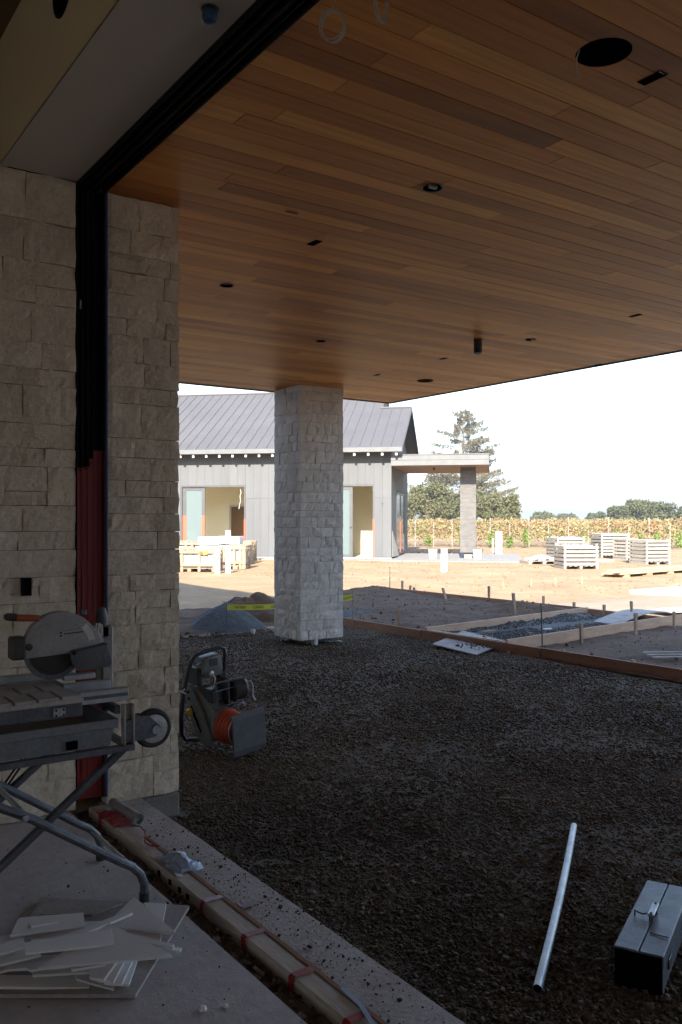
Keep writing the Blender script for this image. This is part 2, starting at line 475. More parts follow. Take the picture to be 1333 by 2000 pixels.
# gravel base under the patio
def gz(x, y):
    return GZ + noise.noise((x*.8, y*.8, 3.3))*.018 + noise.noise((x*2.6, y*2.6, 8.1))*.010 + noise.noise((x*6, y*6, 2.1))*.004
gs = grid_mesh('gravel_bed', frange(1.83, 7.86, .09), frange(-6, 11.6, .11), gz, M['gravel_sheet'])
grid_mesh('gravel_infill', frange(7.89, 11.98, .12), [0, .25, .5, .75, 1.0], lambda x, y: 0, M['gray_gravel'])
o = bpy.data.objects['gravel_infill']
for v in o.data.vertices:
    t = (v.co.x-7.89)/4.1; y0 = 7.82+.47*t; y1 = 9.33+.53*t
    y = y0+(y1-y0)*v.co.y
    v.co = (v.co.x, y, terrain(v.co.x, y)+.022+noise.noise((v.co.x*6, y*6, 0))*.008)
grid_mesh('dirt_infill', frange(7.89, 11.98, .07), frange(0, 1, .0125), lambda x, y: 0, M['dirt_dark'])
o = bpy.data.objects['dirt_infill']
for v in o.data.vertices:
    t = (v.co.x-7.89)/4.1; y0 = 9.37+.53*t; y1 = 15.6
    y = y0+(y1-y0)*v.co.y
    v.co = (v.co.x, y, terrain(v.co.x, y)+.010+abs(noise.noise((v.co.x*2.2, y*2.2, 0)))*.03+abs(noise.noise((v.co.x*5.5, y*5.5, 3)))*.05)
grid_mesh('dirt_infill_near', frange(7.89, 13.5, .08), frange(0, 1, .0125), lambda x, y: 0, M['dirt_dark'])
o = bpy.data.objects['dirt_infill_near']
for v in o.data.vertices:
    t = (v.co.x-7.89)/4.1; y1 = 7.78+.47*t; y0 = 1.0
    y = y0+(y1-y0)*v.co.y
    v.co = (v.co.x, y, terrain(v.co.x, y)+.012+abs(noise.noise((v.co.x*2.5, y*2.5, 5)))*.025+abs(noise.noise((v.co.x*6, y*6, 1)))*.035)

# loose gravel: real stones, one mass
def stones_mass(name, pos, size, m, seed, flat=.7):
    rs = np.random.RandomState(seed)
    n = len(pos)
    cube = np.array([(x, y, z) for z in (-1, 1) for y in (-1, 1) for x in (-1, 1)], float)*.62
    faces = np.array([(0,2,3,1),(4,5,7,6),(0,1,5,4),(2,6,7,3),(0,4,6,2),(1,3,7,5)])
    v = np.repeat(cube[None], n, 0) * (1+rs.uniform(-.38, .38, (n, 8, 3)))
    v *= rs.uniform(.65, 1.25, (n, 1, 3)); v[:, :, 2] *= flat
    an = rs.uniform(0, 2*np.pi, n); tl = rs.normal(0, .5, n)
    c, s = np.cos(tl), np.sin(tl)
    y = v[:, :, 1]*c[:, None]-v[:, :, 2]*s[:, None]; z = v[:, :, 1]*s[:, None]+v[:, :, 2]*c[:, None]
    v[:, :, 1] = y; v[:, :, 2] = z
    c, s = np.cos(an), np.sin(an)
    x = v[:, :, 0]*c[:, None]-v[:, :, 1]*s[:, None]; y = v[:, :, 0]*s[:, None]+v[:, :, 1]*c[:, None]
    v[:, :, 0] = x; v[:, :, 1] = y
    v = v*np.asarray(size)[:, None, None] + np.asarray(pos)[:, None, :]
    f = (faces[None]+(np.arange(n)*8)[:, None, None]).reshape(-1)
    me = bpy.data.meshes.new(name)
    me.vertices.add(n*8); me.vertices.foreach_set('co', v.reshape(-1))
    me.loops.add(n*24); me.loops.foreach_set('vertex_index', f.astype(np.int32))
    me.polygons.add(n*6)
    me.polygons.foreach_set('loop_start', np.arange(0, n*24, 4, dtype=np.int32))
    me.update(calc_edges=True); me.validate()
    me.materials.append(m)
    o = bpy.data.objects.new(name, me); COL.objects.link(o)
    return o

def island_mat(name, cols, rough=.95, patch=False):
    m = bpy.data.materials.new(name); m.use_nodes = True
    N = m.node_tree.nodes; L = m.node_tree.links; b = N['Principled BSDF']
    b.inputs['Roughness'].default_value = rough; b.inputs['Specular IOR Level'].default_value = .12
    g = N.new('ShaderNodeNewGeometry'); cr = N.new('ShaderNodeValToRGB')
    el = cr.color_ramp.elements; k = len(cols)
    el[0].position = 0; el[0].color = (*cols[0], 1); el[1].position = 1; el[1].color = (*cols[-1], 1)
    for i in range(1, k-1):
        e = el.new(i/(k-1)); e.color = (*cols[i], 1)
    L.new(g.outputs['Random Per Island'], cr.inputs[0]); L.new(cr.outputs[0], b.inputs['Base Color'])
    if patch:
        tc = N.new('ShaderNodeTexCoord'); nz = N.new('ShaderNodeTexNoise'); nz.inputs['Scale'].default_value = .9; nz.inputs['Detail'].default_value = 5; nz.inputs['Distortion'].default_value = .6
        L.new(tc.outputs['Object'], nz.inputs['Vector'])
        mr = N.new('ShaderNodeMapRange'); mr.inputs[1].default_value = .35; mr.inputs[2].default_value = .65; mr.inputs[3].default_value = .72; mr.inputs[4].default_value = 1.3
        L.new(nz.outputs[0], mr.inputs[0])
        mu = N.new('ShaderNodeVectorMath'); mu.operation = 'SCALE'; L.new(cr.outputs[0], mu.inputs[0]); L.new(mr.outputs[0], mu.inputs['Scale']); L.new(mu.outputs[0], b.inputs['Base Color'])
    return m
M['gravel'] = island_mat('gravel_stones', [(.078,.058,.040),(.112,.084,.058),(.145,.11,.076),(.105,.086,.068),(.165,.128,.092),(.094,.072,.052),(.19,.155,.118)], patch=True)
M['gravel_gray'] = island_mat('gray_gravel_stones', [(.09,.086,.082),(.12,.115,.11),(.14,.135,.13),(.105,.1,.096),(.17,.165,.16)])
M['clod'] = island_mat('dirt_clods', [(.085,.053,.032),(.11,.068,.042),(.095,.059,.036),(.13,.082,.05)])

rs = np.random.RandomState(3)
P_ = []; S_ = []
N0 = 760000
xy = np.stack([rs.uniform(1.85, 7.8, N0), rs.uniform(-1.2, 11.3, N0)], 1)
d = xy[:, 0]*FW[0]+xy[:, 1]*FW[1]; r = xy[:, 0]*RT[0]+xy[:, 1]*RT[1]
dens = np.where(d < 3.8, 1.0, np.where(d < 6, .62, np.where(d < 8.5, .34, .2)))
fall = np.clip((np.abs(r)-(.42*d+.35))/(.3*d+.6), 0, 1)
dens = dens*(1-.72*fall)
pn = np.array([noise.noise((a*.7, b*.7, 6.0)) for a, b in xy])
dens = dens*np.where((pn > .08) & (d > 4.2), .62, 1.0)
keep = rs.uniform(0, 1, N0) < dens
col_hide = (xy[:, 0] < 2.1) & (xy[:, 1] > 4.55)
keep &= ~col_hide
xy = xy[keep]; d = d[keep]
size = np.exp(rs.normal(math.log(.0056), .42, len(xy)))*np.where(d > 6, 1.25, 1.0)*np.where(d > 8.5, 1.2, 1)
size = np.clip(size, .0025, .019)
pos = np.array([(x, y, gz(x, y)+s*.25) for (x, y), s in zip(xy, size)])
o = stones_mass('gravel', pos, size, M['gravel'], 5)
tag(o, 'loose dark grey brown gravel covering the ground under the wood soffit', 'gravel', kind='stuff')
# grey gravel inside the forms and lumps on the dirt
n = 5200
x = rs.uniform(7.95, 11.9, n); t = (x-7.89)/4.1; y = 7.85+.47*t + rs.uniform(0, 1, n)*(1.45+.06*t)
size = np.clip(np.exp(rs.normal(math.log(.010), .35, n)), .005, .022)
pos = np.array([(a, b, terrain(a, b)+.03) for a, b in zip(x, y)])
o = stones_mass('gray_gravel', pos, size, M['gravel_gray'], 6)
tag(o, 'grey gravel fill between the two cross form boards', 'gravel', kind='stuff')
n = 500
x = rs.uniform(7.95, 12.0, n); y = rs.uniform(9.4, 15.4, n)
x2 = rs.uniform(8.0, 13.4, 600); y2 = rs.uniform(2.5, 7.7, 600)
x = np.concatenate([x, x2]); y = np.concatenate([y, y2]); n = len(x)
size = np.clip(np.exp(rs.normal(math.log(.009), .45, n)), .004, .028)
pos = np.array([(a, b, terrain(a, b)+.045) for a, b in zip(x, y)])
o = stones_mass('dirt_clods', pos, size, M['clod'], 8)
tag(o, 'loose brown dirt clods scattered over the excavated soil in the forms', 'soil', kind='stuff')
n = 2600
x = rs.uniform(12.5, 40, n); y = rs.uniform(12.5, 40, n)
size = np.clip(np.exp(rs.normal(math.log(.022), .5, n)), .008, .08)
pos = np.array([(a, b, terrain(a, b)+.01) for a, b in zip(x, y)])
M['clod_tan'] = island_mat('tan_clods', [(.27,.185,.11),(.22,.15,.085),(.32,.225,.14)])
o = stones_mass('ground_clods', pos, size, M['clod_tan'], 9)
tag(o, 'small tan clods lying on the sunlit dirt yard', 'soil', kind='stuff')

# ------------------------------------------------------------------ own building: patio ceiling
XE, YE, YN = 8.13, 10.43, -5.0
roof = structure('patio_roof')
MB().box(1.47, XE+.02, YN, YE+.02, 3.375, 3.80).build('roof_slab', M['black_metal'], roof)
ceil = structure('patio_ceiling')
MB().box(1.61, XE, YN, YE, 3.36, 3.372).build('ceiling_backing', M['mortar'], ceil)
mb = MB()
mb.box(XE+.002, XE+.022, YN, YE+.02, 3.322, 3.374)
mb.box(1.6, XE, YE+.002, YE+.022, 3.322, 3.374)
mb.build('drip_edge', M['black_metal'], ceil)

HOLES = [('big', 2.706, 2.145, .105), ('round', 3.046, 3.538, .056), ('round', 3.03, 5.904, .052), ('round', 4.749, 7.213, .05), ('round', 6.416, 5.97, .052),
         ('rect', 3.021, 2.155, 0), ('rect', 3.031, 4.676, 0), ('rect', 6.414, 4.745, 0), ('rect', 6.379, 7.219, 0), ('rect', 6.427, 8.501, 0)]
def hole_cutter():
    mb = MB()
    for k, x, y, r in HOLES:
        if k == 'rect': mb.box(x-.026, x+.026, y-.055, y+.055, 3.2, 3.5)
        else: mb.lathe([(r, 0), (r, .3)], (x, y, 3.2), n=32)
    return mb.build('cutter', M['void'])
cutter = hole_cutter()
BW = .1235
row0 = 2.248
rp = random.Random(11)
stuff_pl = MB()
near_holes = []
for k in range(-67, 67):
    y0 = row0+k*BW
    if y0 < YN or y0 > YE-.01: continue
    y1 = min(y0+BW, YE)
    x = 1.615 - rp.uniform(0, 2.5)
    while x < XE:
        L_ = rp.choice((1.25, 1.85, 2.4, 3.05, 3.6))*rp.uniform(.93, 1.05)
        xa, xb = max(x, 1.615), min(x+L_, XE)
        x += L_
        if xb-xa < .05: continue
        g = .0011
        if k < -4:
            stuff_pl.cbox(xa+g, xb-g, y0+g, y1-g, ZS+rp.uniform(0, .001), 3.36, .0025); continue
        cxm, cym = (xa+xb)/2, (y0+y1)/2
        dz = rp.uniform(0, .0014)
        mb = MB().cbox(xa-cxm+g, xb-cxm-g, y0-cym+g, y1-cym-g, dz, .027, .0016)
        o = mb.build('plank', M['cedar'], ceil, local=True)
        o.location = (cxm, cym, ZS)
        if any(xa-.12 < hx < xb+.12 and y0-.12 < hy < y1+.12 for _, hx, hy, _ in HOLES): near_holes.append(o)
o = stuff_pl.build('plank_field', M['cedar'], ceil); o['kind'] = 'stuff'
back = [c for c in ceil.children if c.name == 'ceiling_backing'][0]
for o in near_holes+[back]:
    md = o.modifiers.new('b', 'BOOLEAN'); md.operation = 'DIFFERENCE'; md.object = cutter; md.solver = 'EXACT'
dg = bpy.context.evaluated_depsgraph_get()
for o in near_holes+[back]:
    me = bpy.data.meshes.new_from_object(o.evaluated_get(dg))
    o.modifiers.clear(); o.data = me
bpy.data.objects.remove(cutter)

def round_light(x, y, r, label, kind):
    t = thing('recessed_light', (x, y, ZS), label, 'ceiling light', 'fittings in the wood ceiling')
    MB().lathe([(r-.001, .0), (r-.001, .036), (.004, .036)], (x, y, ZS), n=28, cap=False).build('can', M['void'], t)
    if kind != 'speaker':
        MB().lathe([(r-.006, -.001), (r+.002, -.004), (r+.005, -.001), (r-.001, .004)], (x, y, ZS), n=28, cap=False).build('trim_ring', M['steel_dark'], t, smooth=True)
    if kind == 'plug':
        MB().cbox(x-.02, x+.03, y-.012, y+.012, ZS-.004, ZS+.016, .003).build('connector', M['white'], t)
    if kind == 'ball':
        MB().lathe([(.002, -.014), (.012, -.008), (.015, 0), (.012, .01), (.004, .03)], (x+.014, y-.012, ZS), n=14).build('lamp', M['white'], t, smooth=True)
    if kind == 'dark':
        MB().lathe([(r*.75, .012), (.003, .006)], (x, y, ZS), n=20, cap=False).build('lens', M['steel_dark'], t)
    return t
round_light(3.046, 3.538, .056, 'round recessed ceiling light with a pale connector showing, mid soffit', 'plug')
round_light(3.03, 5.904, .052, 'round recessed ceiling light near the top of the stone door pier', 'dark')
round_light(4.749, 7.213, .05, 'round recessed ceiling light left of the column top', 'dark')
round_light(6.416, 5.97, .052, 'small recessed ceiling light with white lamp, right of the black cylinder', 'ball')
# large open hole with a wire hanging from it
t = thing('speaker_opening', (2.706, 2.145, ZS), 'large round open hole in the wood ceiling at upper right', 'ceiling opening')
MB().lathe([(.1045, .002), (.1045, .036), (.003, .036)], (2.706, 2.145, ZS), n=36, cap=False).build('can', M['void'], t)
MB().tube([(2.640, 2.205, ZS+.02), (2.634, 2.214, ZS-.01), (2.636, 2.216, ZS-.05), (2.64, 2.212, ZS-.085)], .003, 6).build('wire', M['wire'], t, smooth=True)
for i, (x, y, lb) in enumerate([(3.021, 2.155, 'small rectangular black ceiling box beside the large round hole'), (3.031, 4.676, 'small rectangular ceiling slot left of the connector light'),
        (6.414, 4.745, 'small rectangular ceiling slot nearest the right edge of the soffit'), (6.379, 7.219, 'small rectangular ceiling slot left of and below the black cylinder'), (6.427, 8.501, 'smallest rectangular ceiling slot, farthest, right of the column top')]):
    t = thing('junction_box', (x, y, ZS), lb, 'electrical box', 'fittings in the wood ceiling')
    mb = MB().box(x-.0255, x+.0255, y-.0545, y+.0545, ZS+.03, ZS+.036)
    for a, b, c, d_ in ((x-.0255, x-.0235, y-.0545, y+.0545), (x+.0235, x+.0255, y-.0545, y+.0545), (x-.0235, x+.0235, y-.0545, y-.0525), (x-.0235, x+.0235, y+.0525, y+.0545)):
        mb.box(a, b, c, d_, ZS-.002, ZS+.03)
    mb.build('box', M['black_metal'], t)
    MB().box(x-.02, x+.02, y-.05, y-.038, ZS+.004, ZS+.008).build('bracket', M['galv'], t)
t = thing('ceiling_speaker', (7.193, 8.494, ZS), 'flat round black speaker grille in the wood ceiling near the roof edge', 'speaker')
MB().lathe([(.105, -.001), (.103, -.007), (.09, -.008), (.002, -.0085)], (7.193, 8.494, ZS), n=32, cap=False).build('grille', M['void'], t, smooth=True)
MB().lathe([(.098, -.0078), (.098, -.0095), (.094, -.0095), (.094, -.0078)], (7.193, 8.494, ZS), n=32, cap=False).build('rim', M['steel_dark'], t)
t = thing('cylinder_light', (6.0, 6.28, ZS), 'black cylinder downlight hanging from the wood ceiling', 'ceiling light')
MB().lathe([(.046, -.001), (.046, -.006), (.041, -.007), (.041, -.128), (.038, -.132)], (6.0, 6.28, ZS), n=28).build('housing', M['black_paint'], t, smooth=True)
MB().lathe([(.0425, -.131), (.0425, -.139), (.036, -.139), (.034, -.133)], (6.0, 6.28, ZS), n=28, cap=False).build('rim', M['steel_light'], t, smooth=True)
t = thing('ceiling_chip', (2.619, 4.285, ZS), 'small pale scuff plate on the wood ceiling above the pier', 'ceiling patch')
MB().cbox(2.58, 2.66, 4.277, 4.293, ZS-.004, ZS-.001, .001).build('strip', M['dark_wood'], t)

# ------------------------------------------------------------------ own building: room and mass
fl = structure('interior_floor')
MB().box(-7, 1.428, -6, 4.68, -.16, 0).build('slab', M['concrete'], fl)
led = structure('concrete_ledge')
mb = MB()
ys = frange(-6, 4.66, .06)
vs = []; fs = []
for y in ys:
    j = noise.noise((0, y*2.2, 3))*.006+noise.noise((0, y*9, 7))*.003
    vs += [(1.604, y, -.22), (1.604, y, -.002), (1.828+j, y, 0.0+noise.noise((4, y*3, 1))*.002), (1.838+j, y, -.012), (1.842+j, y, -.22)]
for i in range(len(ys)-1):
    for k in range(4): fs.append((i*5+k, i*5+k+1, (i+1)*5+k+1, (i+1)*5+k))
fs += [(0, 1, 2, 3, 4), tuple((len(ys)-1)*5+k for k in range(5))[::-1]]
mb.add(vs, fs); mb.build('ledge_slab', M['concrete_ledge'], led)
MB().cbox(1.845, 2.06, 4.6, 5.1, -.22, -.012, .006).build('pier_footing', M['concrete_gray'], led)
tr = grid_mesh('trench_rubble', frange(1.425, 1.60, .012), frange(-1, 4.68, .02), lambda x, y: -.042+noise.noise((x*22, y*22, 1))*.014+noise.noise((x*60, y*60, 2))*.008, M['rubble'], kind='structure')
n = 500
x = rs.uniform(1.44, 1.52, n); y = rs.uniform(-.5, 4.6, n); size = np.clip(np.exp(rs.normal(math.log(.007), .5, n)), .003, .022)
M['rubble_bits'] = island_mat('rubble_bits', [(.3,.28,.26),(.12,.1,.075),(.2,.16,.12),(.5,.48,.46),(.1,.085,.065)])
o = stones_mass('rubble', np.array([(a, b, -.035) for a, b in zip(x, y)]), size, M['rubble_bits'], 21)
tag(o, 'small rubble lying in the slot beside the timber threshold', 'rubble', kind='stuff')

rm = structure('interior_wall')
mb = MB(); mb.box(-7.2, -7, -6.2, -2.2, -.1, 4.2); mb.box(-7.2, -7, .8, 4.6, -.1, 4.2); mb.box(-7.2, -7, -2.2, .8, -.1, .9); mb.box(-7.2, -7, -2.2, .8, 2.4, 4.2)
mb.build('wall_side', M['drywall_cream'], rm)
blocker = thing('sun_blocker', (2, -11, GZ), 'added unseen grey sun-blocking wall behind the camera', 'building')  # added unseen wall that keeps the low sun off patio and room
MB().box(-14, 16, -11.5, -11, GZ, 7.6).build('wall', M['drywall_gray'], blocker)
MB().box(-14.3, 16.3, -11.8, -10.7, 7.6, 7.8).build('roof', M['roof'], blocker)
mb = MB(); mb.box(-7, -4.6, -6.2, -6, -.1, 4.2); mb.box(-.4, 2.05, -6.2, -6, -.1, 4.2); mb.box(-4.6, -.4, -6.2, -6, 2.9, 4.2); mb.build('wall_back', M['drywall_cream'], rm)
MB().box(1.47, 2.04, -6, -3.4, 0, 3.3).build('wall_front', M['drywall_cream'], rm)
MB().box(-7, -.6, 4.6, 4.9, 0, 4.2).build('wall_end', M['drywall_cream'], rm)
MB().box(-.6, 1.07, 4.62, 5.25, 3.347, 3.984).build('wall_over_stone', M['drywall_cream'], rm)
ic = structure('interior_ceiling')
MB().box(-7.2, 1.075, -6.2, 4.9, 3.985, 4.15).build('upper_ceiling', M['dark_wood'], ic)
# dropped header: vertical face with a round opening, and the flat underside
hx, hy, hz, hr = 1.075, 3.545, 3.735, .125
mb = MB()
n = 40
ring = [(hx, hy+hr*math.cos(2*math.pi*i/n), hz+hr*math.sin(2*math.pi*i/n)) for i in range(n)]
sq = []
for i in range(n):
    c, s = math.cos(2*math.pi*i/n), math.sin(2*math.pi*i/n); k = .2/max(abs(c), abs(s)); sq.append((hx, hy+c*k, hz+s*k))
mb.add(ring+sq, [(i, (i+1) % n, n+(i+1) % n, n+i) for i in range(n)])
mb.add(ring+[(hx+.11, p[1], p[2]) for p in ring], [(i, (i+1) % n, n+(i+1) % n, n+i) for i in range(n)])
for a, b, c, e in ((-6, hy-.2, 3.352, 3.985), (hy+.2, 4.59, 3.352, 3.985), (hy-.2, hy+.2, 3.352, hz-.2), (hy-.2, hy+.2, hz+.2, 3.985)):
    mb.add([(hx, a, c), (hx, b, c), (hx, b, e), (hx, a, e)], [(0, 1, 2, 3)])
mb.build('header_face', M['drywall_cream'], ic)
MB().box(hx+.111, 1.46, -6, 4.9, 3.36, 4.1).build('header_core', M['void'], ic)
MB().box(hx, 1.464, -6, 4.586, 3.349, 3.359).build('header_soffit', M['drywall_gray'], ic)
t = thing('duct_opening', (hx, hy, hz), 'round black opening high in the cream wall at top left', 'wall opening')
MB().lathe([(hr-.008, .109), (hr-.008, -.003), (hr+.004, -.005), (hr+.005, -.001)], (hx, hy, hz), axis=(1, 0, 0), n=36, cap=False).build('collar', M['black_metal'], t, smooth=True)
MB().tube([(hx+.02, hy-.1, hz-.03), (hx-.004, hy-.085, hz-.01), (hx+.0, hy-.075, hz-.05), (hx+.03, hy-.07, hz-.07)], .004, 6).build('wire', M['wire'], t, smooth=True)
t = thing('sprinkler_head', (1.351, 2.76, 3.349), 'blue capped sprinkler head hanging from the grey header underside', 'sprinkler')
MB().lathe([(.02, -.001), (.032, -.004), (.032, -.007), (.012, -.009)], (1.351, 2.76, 3.349), n=20).build('escutcheon', M['steel_dark'], t, smooth=True)
MB().lathe([(.016, -.009), (.027, -.014), (.029, -.035), (.022, -.05), (.008, -.055)], (1.351, 2.76, 3.349), n=18).build('blue_cap', M['blue_tape'], t, smooth=True)
# mass of the building above and behind, which shades the yard
mass = thing('main_building', (-3, 15, GZ), 'main stone building behind the door pier, mostly out of view', 'building')
MB().box(-8, 1.9, 5.3, 30, GZ, 6.1).build('wall', M['drywall_gray'], mass)
MB().box(-8, 1.9, -6.2, 5.29, 4.2, 6.1).build('upper_wall', M['drywall_gray'], mass)

# ------------------------------------------------------------------ stones
def stone_mb(w, h, depth, res, seed, relief=.016):
    nx = max(2, int(round(w/res))); nz = max(2, int(round(h/res)))
    R = random.Random(seed); ox, oz = R.uniform(0, 50), R.uniform(0, 50)
    tx, tz, off = R.uniform(-.006, .006), R.uniform(-.005, .005), R.uniform(-.0025, .003)
    sk0, sk1 = R.uniform(-.009, .009), 0
    vs = []
    for j in range(nz+1):
        for i in range(nx+1):
            u, v = i/nx, j/nz
            x, z = w*u, h*v
            edge = min(min(u, 1-u)*w, min(v, 1-v)*h)
            e = max(0, 1-edge/.014)
            q = (x*1.0+ox, z+oz, seed*.37 % 9)
            y = -(noise.noise((q[0]*7, q[1]*9, q[2]))*relief*.9 + abs(noise.noise((q[0]*17, q[1]*15, q[2]+3)))*relief*.8 + noise.noise((q[0]*38, q[1]*38, q[2]))*relief*.3)
            y += off + tx*(u-.5) + tz*(v-.5) + e*e*.0045
            if i in (0, nx): x += noise.noise((z*14+oz, ox, i))*.0035 + (sk0 if i == 0 else 0)*(v-.5)*.6
            if j in (0, nz): z += noise.noise((x*9+ox, oz, j))*.0028
            vs.append((x, y, z))
    fs = [(j*(nx+1)+i, j*(nx+1)+i+1, (j+1)*(nx+1)+i+1, (j+1)*(nx+1)+i) for j in range(nz) for i in range(nx)]
    border = [i for i in range(nx+1)] + [j*(nx+1)+nx for j in range(1, nz+1)] + [nz*(nx+1)+i for i in range(nx-1, -1, -1)] + [j*(nx+1) for j in range(nz-1, 0, -1)]
    n0 = len(vs); nb = len(border)
    for b in border:
        x, y, z = vs[b]; vs.append((min(max(x, .001), w-.001), depth, min(max(z, .001), h-.001)))
    for i in range(nb):
        j = (i+1) % nb
        fs.append((border[j], border[i], n0+i, n0+j))
    return MB().add(vs, fs)

SEED = [100]
def lay(parent, org, phi, x0, x1, z0, z1, m, res, depth, lens, R, relief=.017):
    """one course of stones between x0 and x1 along the face"""
    x = x0; gap = .0027
    ls = []
    while x1-x > 1e-4:
        l = R.uniform(*lens)
        if x1-x-l < lens[0]*.7: l = x1-x
        ls.append((x, x+l)); x += l
    for a, b in ls:
        rows = [(z0, z1)]
        if z1-z0 > .165 and R.random() < .3:
            zm = z0+(z1-z0)*R.uniform(.35, .65); rows = [(z0, zm), (zm, z1)]
        for za, zb in rows:
            SEED[0] += 1
            mb = stone_mb(b-a-gap, zb-za-gap, depth, res, SEED[0], relief)
            o = mb.build('stone', m, parent, local=True)
            c, s = math.cos(phi), math.sin(phi)
            o.location = (org[0]+c*(a+gap/2), org[1]+s*(a+gap/2), za+gap/2)
            o.rotation_euler = (0, 0, phi)

R = random.Random(5)
lw = thing('stone_wall', (.4, YJ, 0), 'pale split-face stone wall at the far left, inside the door jamb', 'wall')
def child_local(o, parent):
    b = BASE[parent.name]; o.location = (o.location[0]-b.x, o.location[1]-b.y, o.location[2]-b.z)
MB().box(-.6, 1.456, 4.608, 5.2, 0.001, 3.345).build('core', M['mortar'], lw)
def lay_at(parent, *a, **k):
    n0 = len(COL.objects)
    lay(parent, *a, **k)
    for o in list(COL.objects)[n0:]: child_local(o, parent)
zl = [.004, .18, .33, .48, .62, .79, .93, 1.116, 1.25, 1.393, 1.489, 1.624, 1.825, 1.921, 2.049, 2.245, 2.335, 2.469, 2.673, 2.769, 2.889, 3.10, 3.346]
for i in range(len(zl)-1):
    lay_at(lw, (0, YJ, 0), 0, -.55, .6, zl[i], zl[i+1], M['stone'], .08, .05, (.3, .55), R)
    lay_at(lw, (0, YJ, 0), 0, .6, 1.461, zl[i], zl[i+1], M['stone'], .028, .05, (.17, .42), R)
t = thing('outlet_box', (1.2, 4.56, 1.16), 'empty black outlet box set in the stone wall at left', 'electrical box')
MB().box(1.181, 1.221, 4.570, 4.62, 1.163, 1.247).build('box', M['void'], t)
mb = MB(); mb.box(1.177, 1.181, 4.566, 4.62, 1.159, 1.251); mb.box(1.221, 1.225, 4.566, 4.62, 1.159, 1.251); mb.box(1.181, 1.221, 4.566, 4.62, 1.159, 1.163); mb.box(1.181, 1.221, 4.566, 4.62, 1.247, 1.251)
mb.build('rim', M['black_metal'], t)

pier = thing('stone_pier', (1.84, 4.85, 0), 'narrow pale stone pier on the outer side of the door track', 'pier')
MB().box(1.634, 2.035, 4.608, 5.06, .001, 3.325).build('core', M['mortar'], pier)
zp = [.0, .224, .327, .48, .558, .716, .816, .966, 1.154, 1.246, 1.383, 1.483, 1.583, 1.675, 1.767, 1.893, 2.0, 2.19, 2.283, 2.419, 2.565, 2.657, 2.789, 2.915, 3.012, 3.149, 3.329]
for i in range(len(zp)-1):
    full = i % 2 == 0
    lay_at(pier, (1.628, YJ, 0), 0, 0, .425 if full else .374, zp[i], zp[i+1], M['stone'], .028, .05 if not full else .088, (.11, .34), R)
    lay_at(pier, (2.053, YJ, 0), math.pi/2, .09 if full else 0.0, .5, zp[i], zp[i+1], M['stone'], .045, .05, (.16, .4), R)
MB().tube([(2.066, 4.63, .56), (2.085, 4.615, .562), (2.095, 4.605, .575)], .004, 6).build('wire_tie', M['white'], pier)
MB().tube([(2.07, 4.63, .56), (2.09, 4.618, .553), (2.1, 4.61, .545)], .004, 6).build('wire_tie', M['white'], pier)

col = thing('stone_column', (6.38, 9.99, GZ), 'square pale stone column carrying the far corner of the wood soffit', 'column')
cx0, cx1, cy0, cy1 = 6.036, 6.722, 9.651, 10.337
MB().box(cx0+.018, cx1-.018, cy0+.018, cy1-.018, -.045, 3.33).build('core', M['mortar'], col)
z = -.045; zc = [z]
Rc = random.Random(9)
while z < 3.2:
    z += Rc.choice((.085, .1, .105, .125, .14, .16, .2)); zc.append(z)
if 3.331-zc[-1] < .05: zc[-1] = 3.331
else: zc.append(3.331)
for i in range(len(zc)-1):
    A = i % 2; W = .686
    for org, phi, k in (((cx0, cy0), 0, 0), ((cx1, cy0), math.pi/2, 1), ((cx1, cy1), math.pi, 0), ((cx0, cy1), -math.pi/2, 1)):
        full = (k == A)
        a, b = (0, W) if full else (.085, W-.085)
        fine = phi in (0, -math.pi/2)
        lay_at(col, org, phi, a, b, zc[i], zc[i+1], M['stone_pale'], .045 if fine else .09, .085 if full else .05, (.1, .33), Rc, relief=.013)
mb = MB().box(6.25, 6.52, 9.86, 10.15, GZ-.05, -.04); mb.build('footing', M['concrete_gray'], col)
MB().lathe([(.045, 0), (.045, .09), (.05, .09), (.05, .12)], (6.30, 9.72, GZ-.01), n=16).build('drain_pipe', M['pvc'], col, smooth=True)

# ------------------------------------------------------------------ door jamb and head track
jb = thing('door_jamb', (1.545, 4.6, 0), 'black vertical sliding door jamb with red protective film on its lower half', 'door jamb')
mb = MB().box(1.466, 1.616, 4.624, 4.72, .045, 3.33)
mb.box(1.466, 1.472, 4.586, 4.624, .045, 3.33); mb.box(1.610, 1.616, 4.586, 4.624, .045, 3.33)
for x in (1.497, 1.528, 1.56, 1.586): mb.box(x, x+.008, 4.612, 4.624, .045, 3.33)
mb.build('channel', M['black_metal'], jb)
mb = MB()
def film(x0, x1, y, z1):
    n = 26; vs = []
    for i in range(n+1):
        zz = .05+(z1-.05)*i/n
        w = noise.noise((x0*30, zz*3, 0))*.002
        vs += [(x0, y-w, zz), (x1, y-w*.5, zz)]
    mb.add(vs, [(2*i, 2*i+1, 2*i+3, 2*i+2) for i in range(n)])
film(1.4665, 1.4725, 4.584, 1.82); film(1.4725, 1.497, 4.604, 1.815); film(1.496, 1.506, 4.600, 1.82); film(1.506, 1.527, 4.604, 1.82); film(1.527, 1.537, 4.600, 1.83)
film(1.537, 1.559, 4.604, 1.88); film(1.559, 1.569, 4.600, 1.925); film(1.569, 1.585, 4.604, 1.925); film(1.585, 1.595, 4.600, 1.925); film(1.595, 1.6095, 4.604, 1.925); film(1.6095, 1.617, 4.584, 1.92)
mb.build('red_film', M['red_film'], jb)
MB().tube([(1.467, 4.582, 1.822), (1.5, 4.598, 1.824), (1.53, 4.592, 1.835), (1.55, 4.585, 1.865)], .004, 6).build('film_fold', M['red_film'], jb, smooth=True)
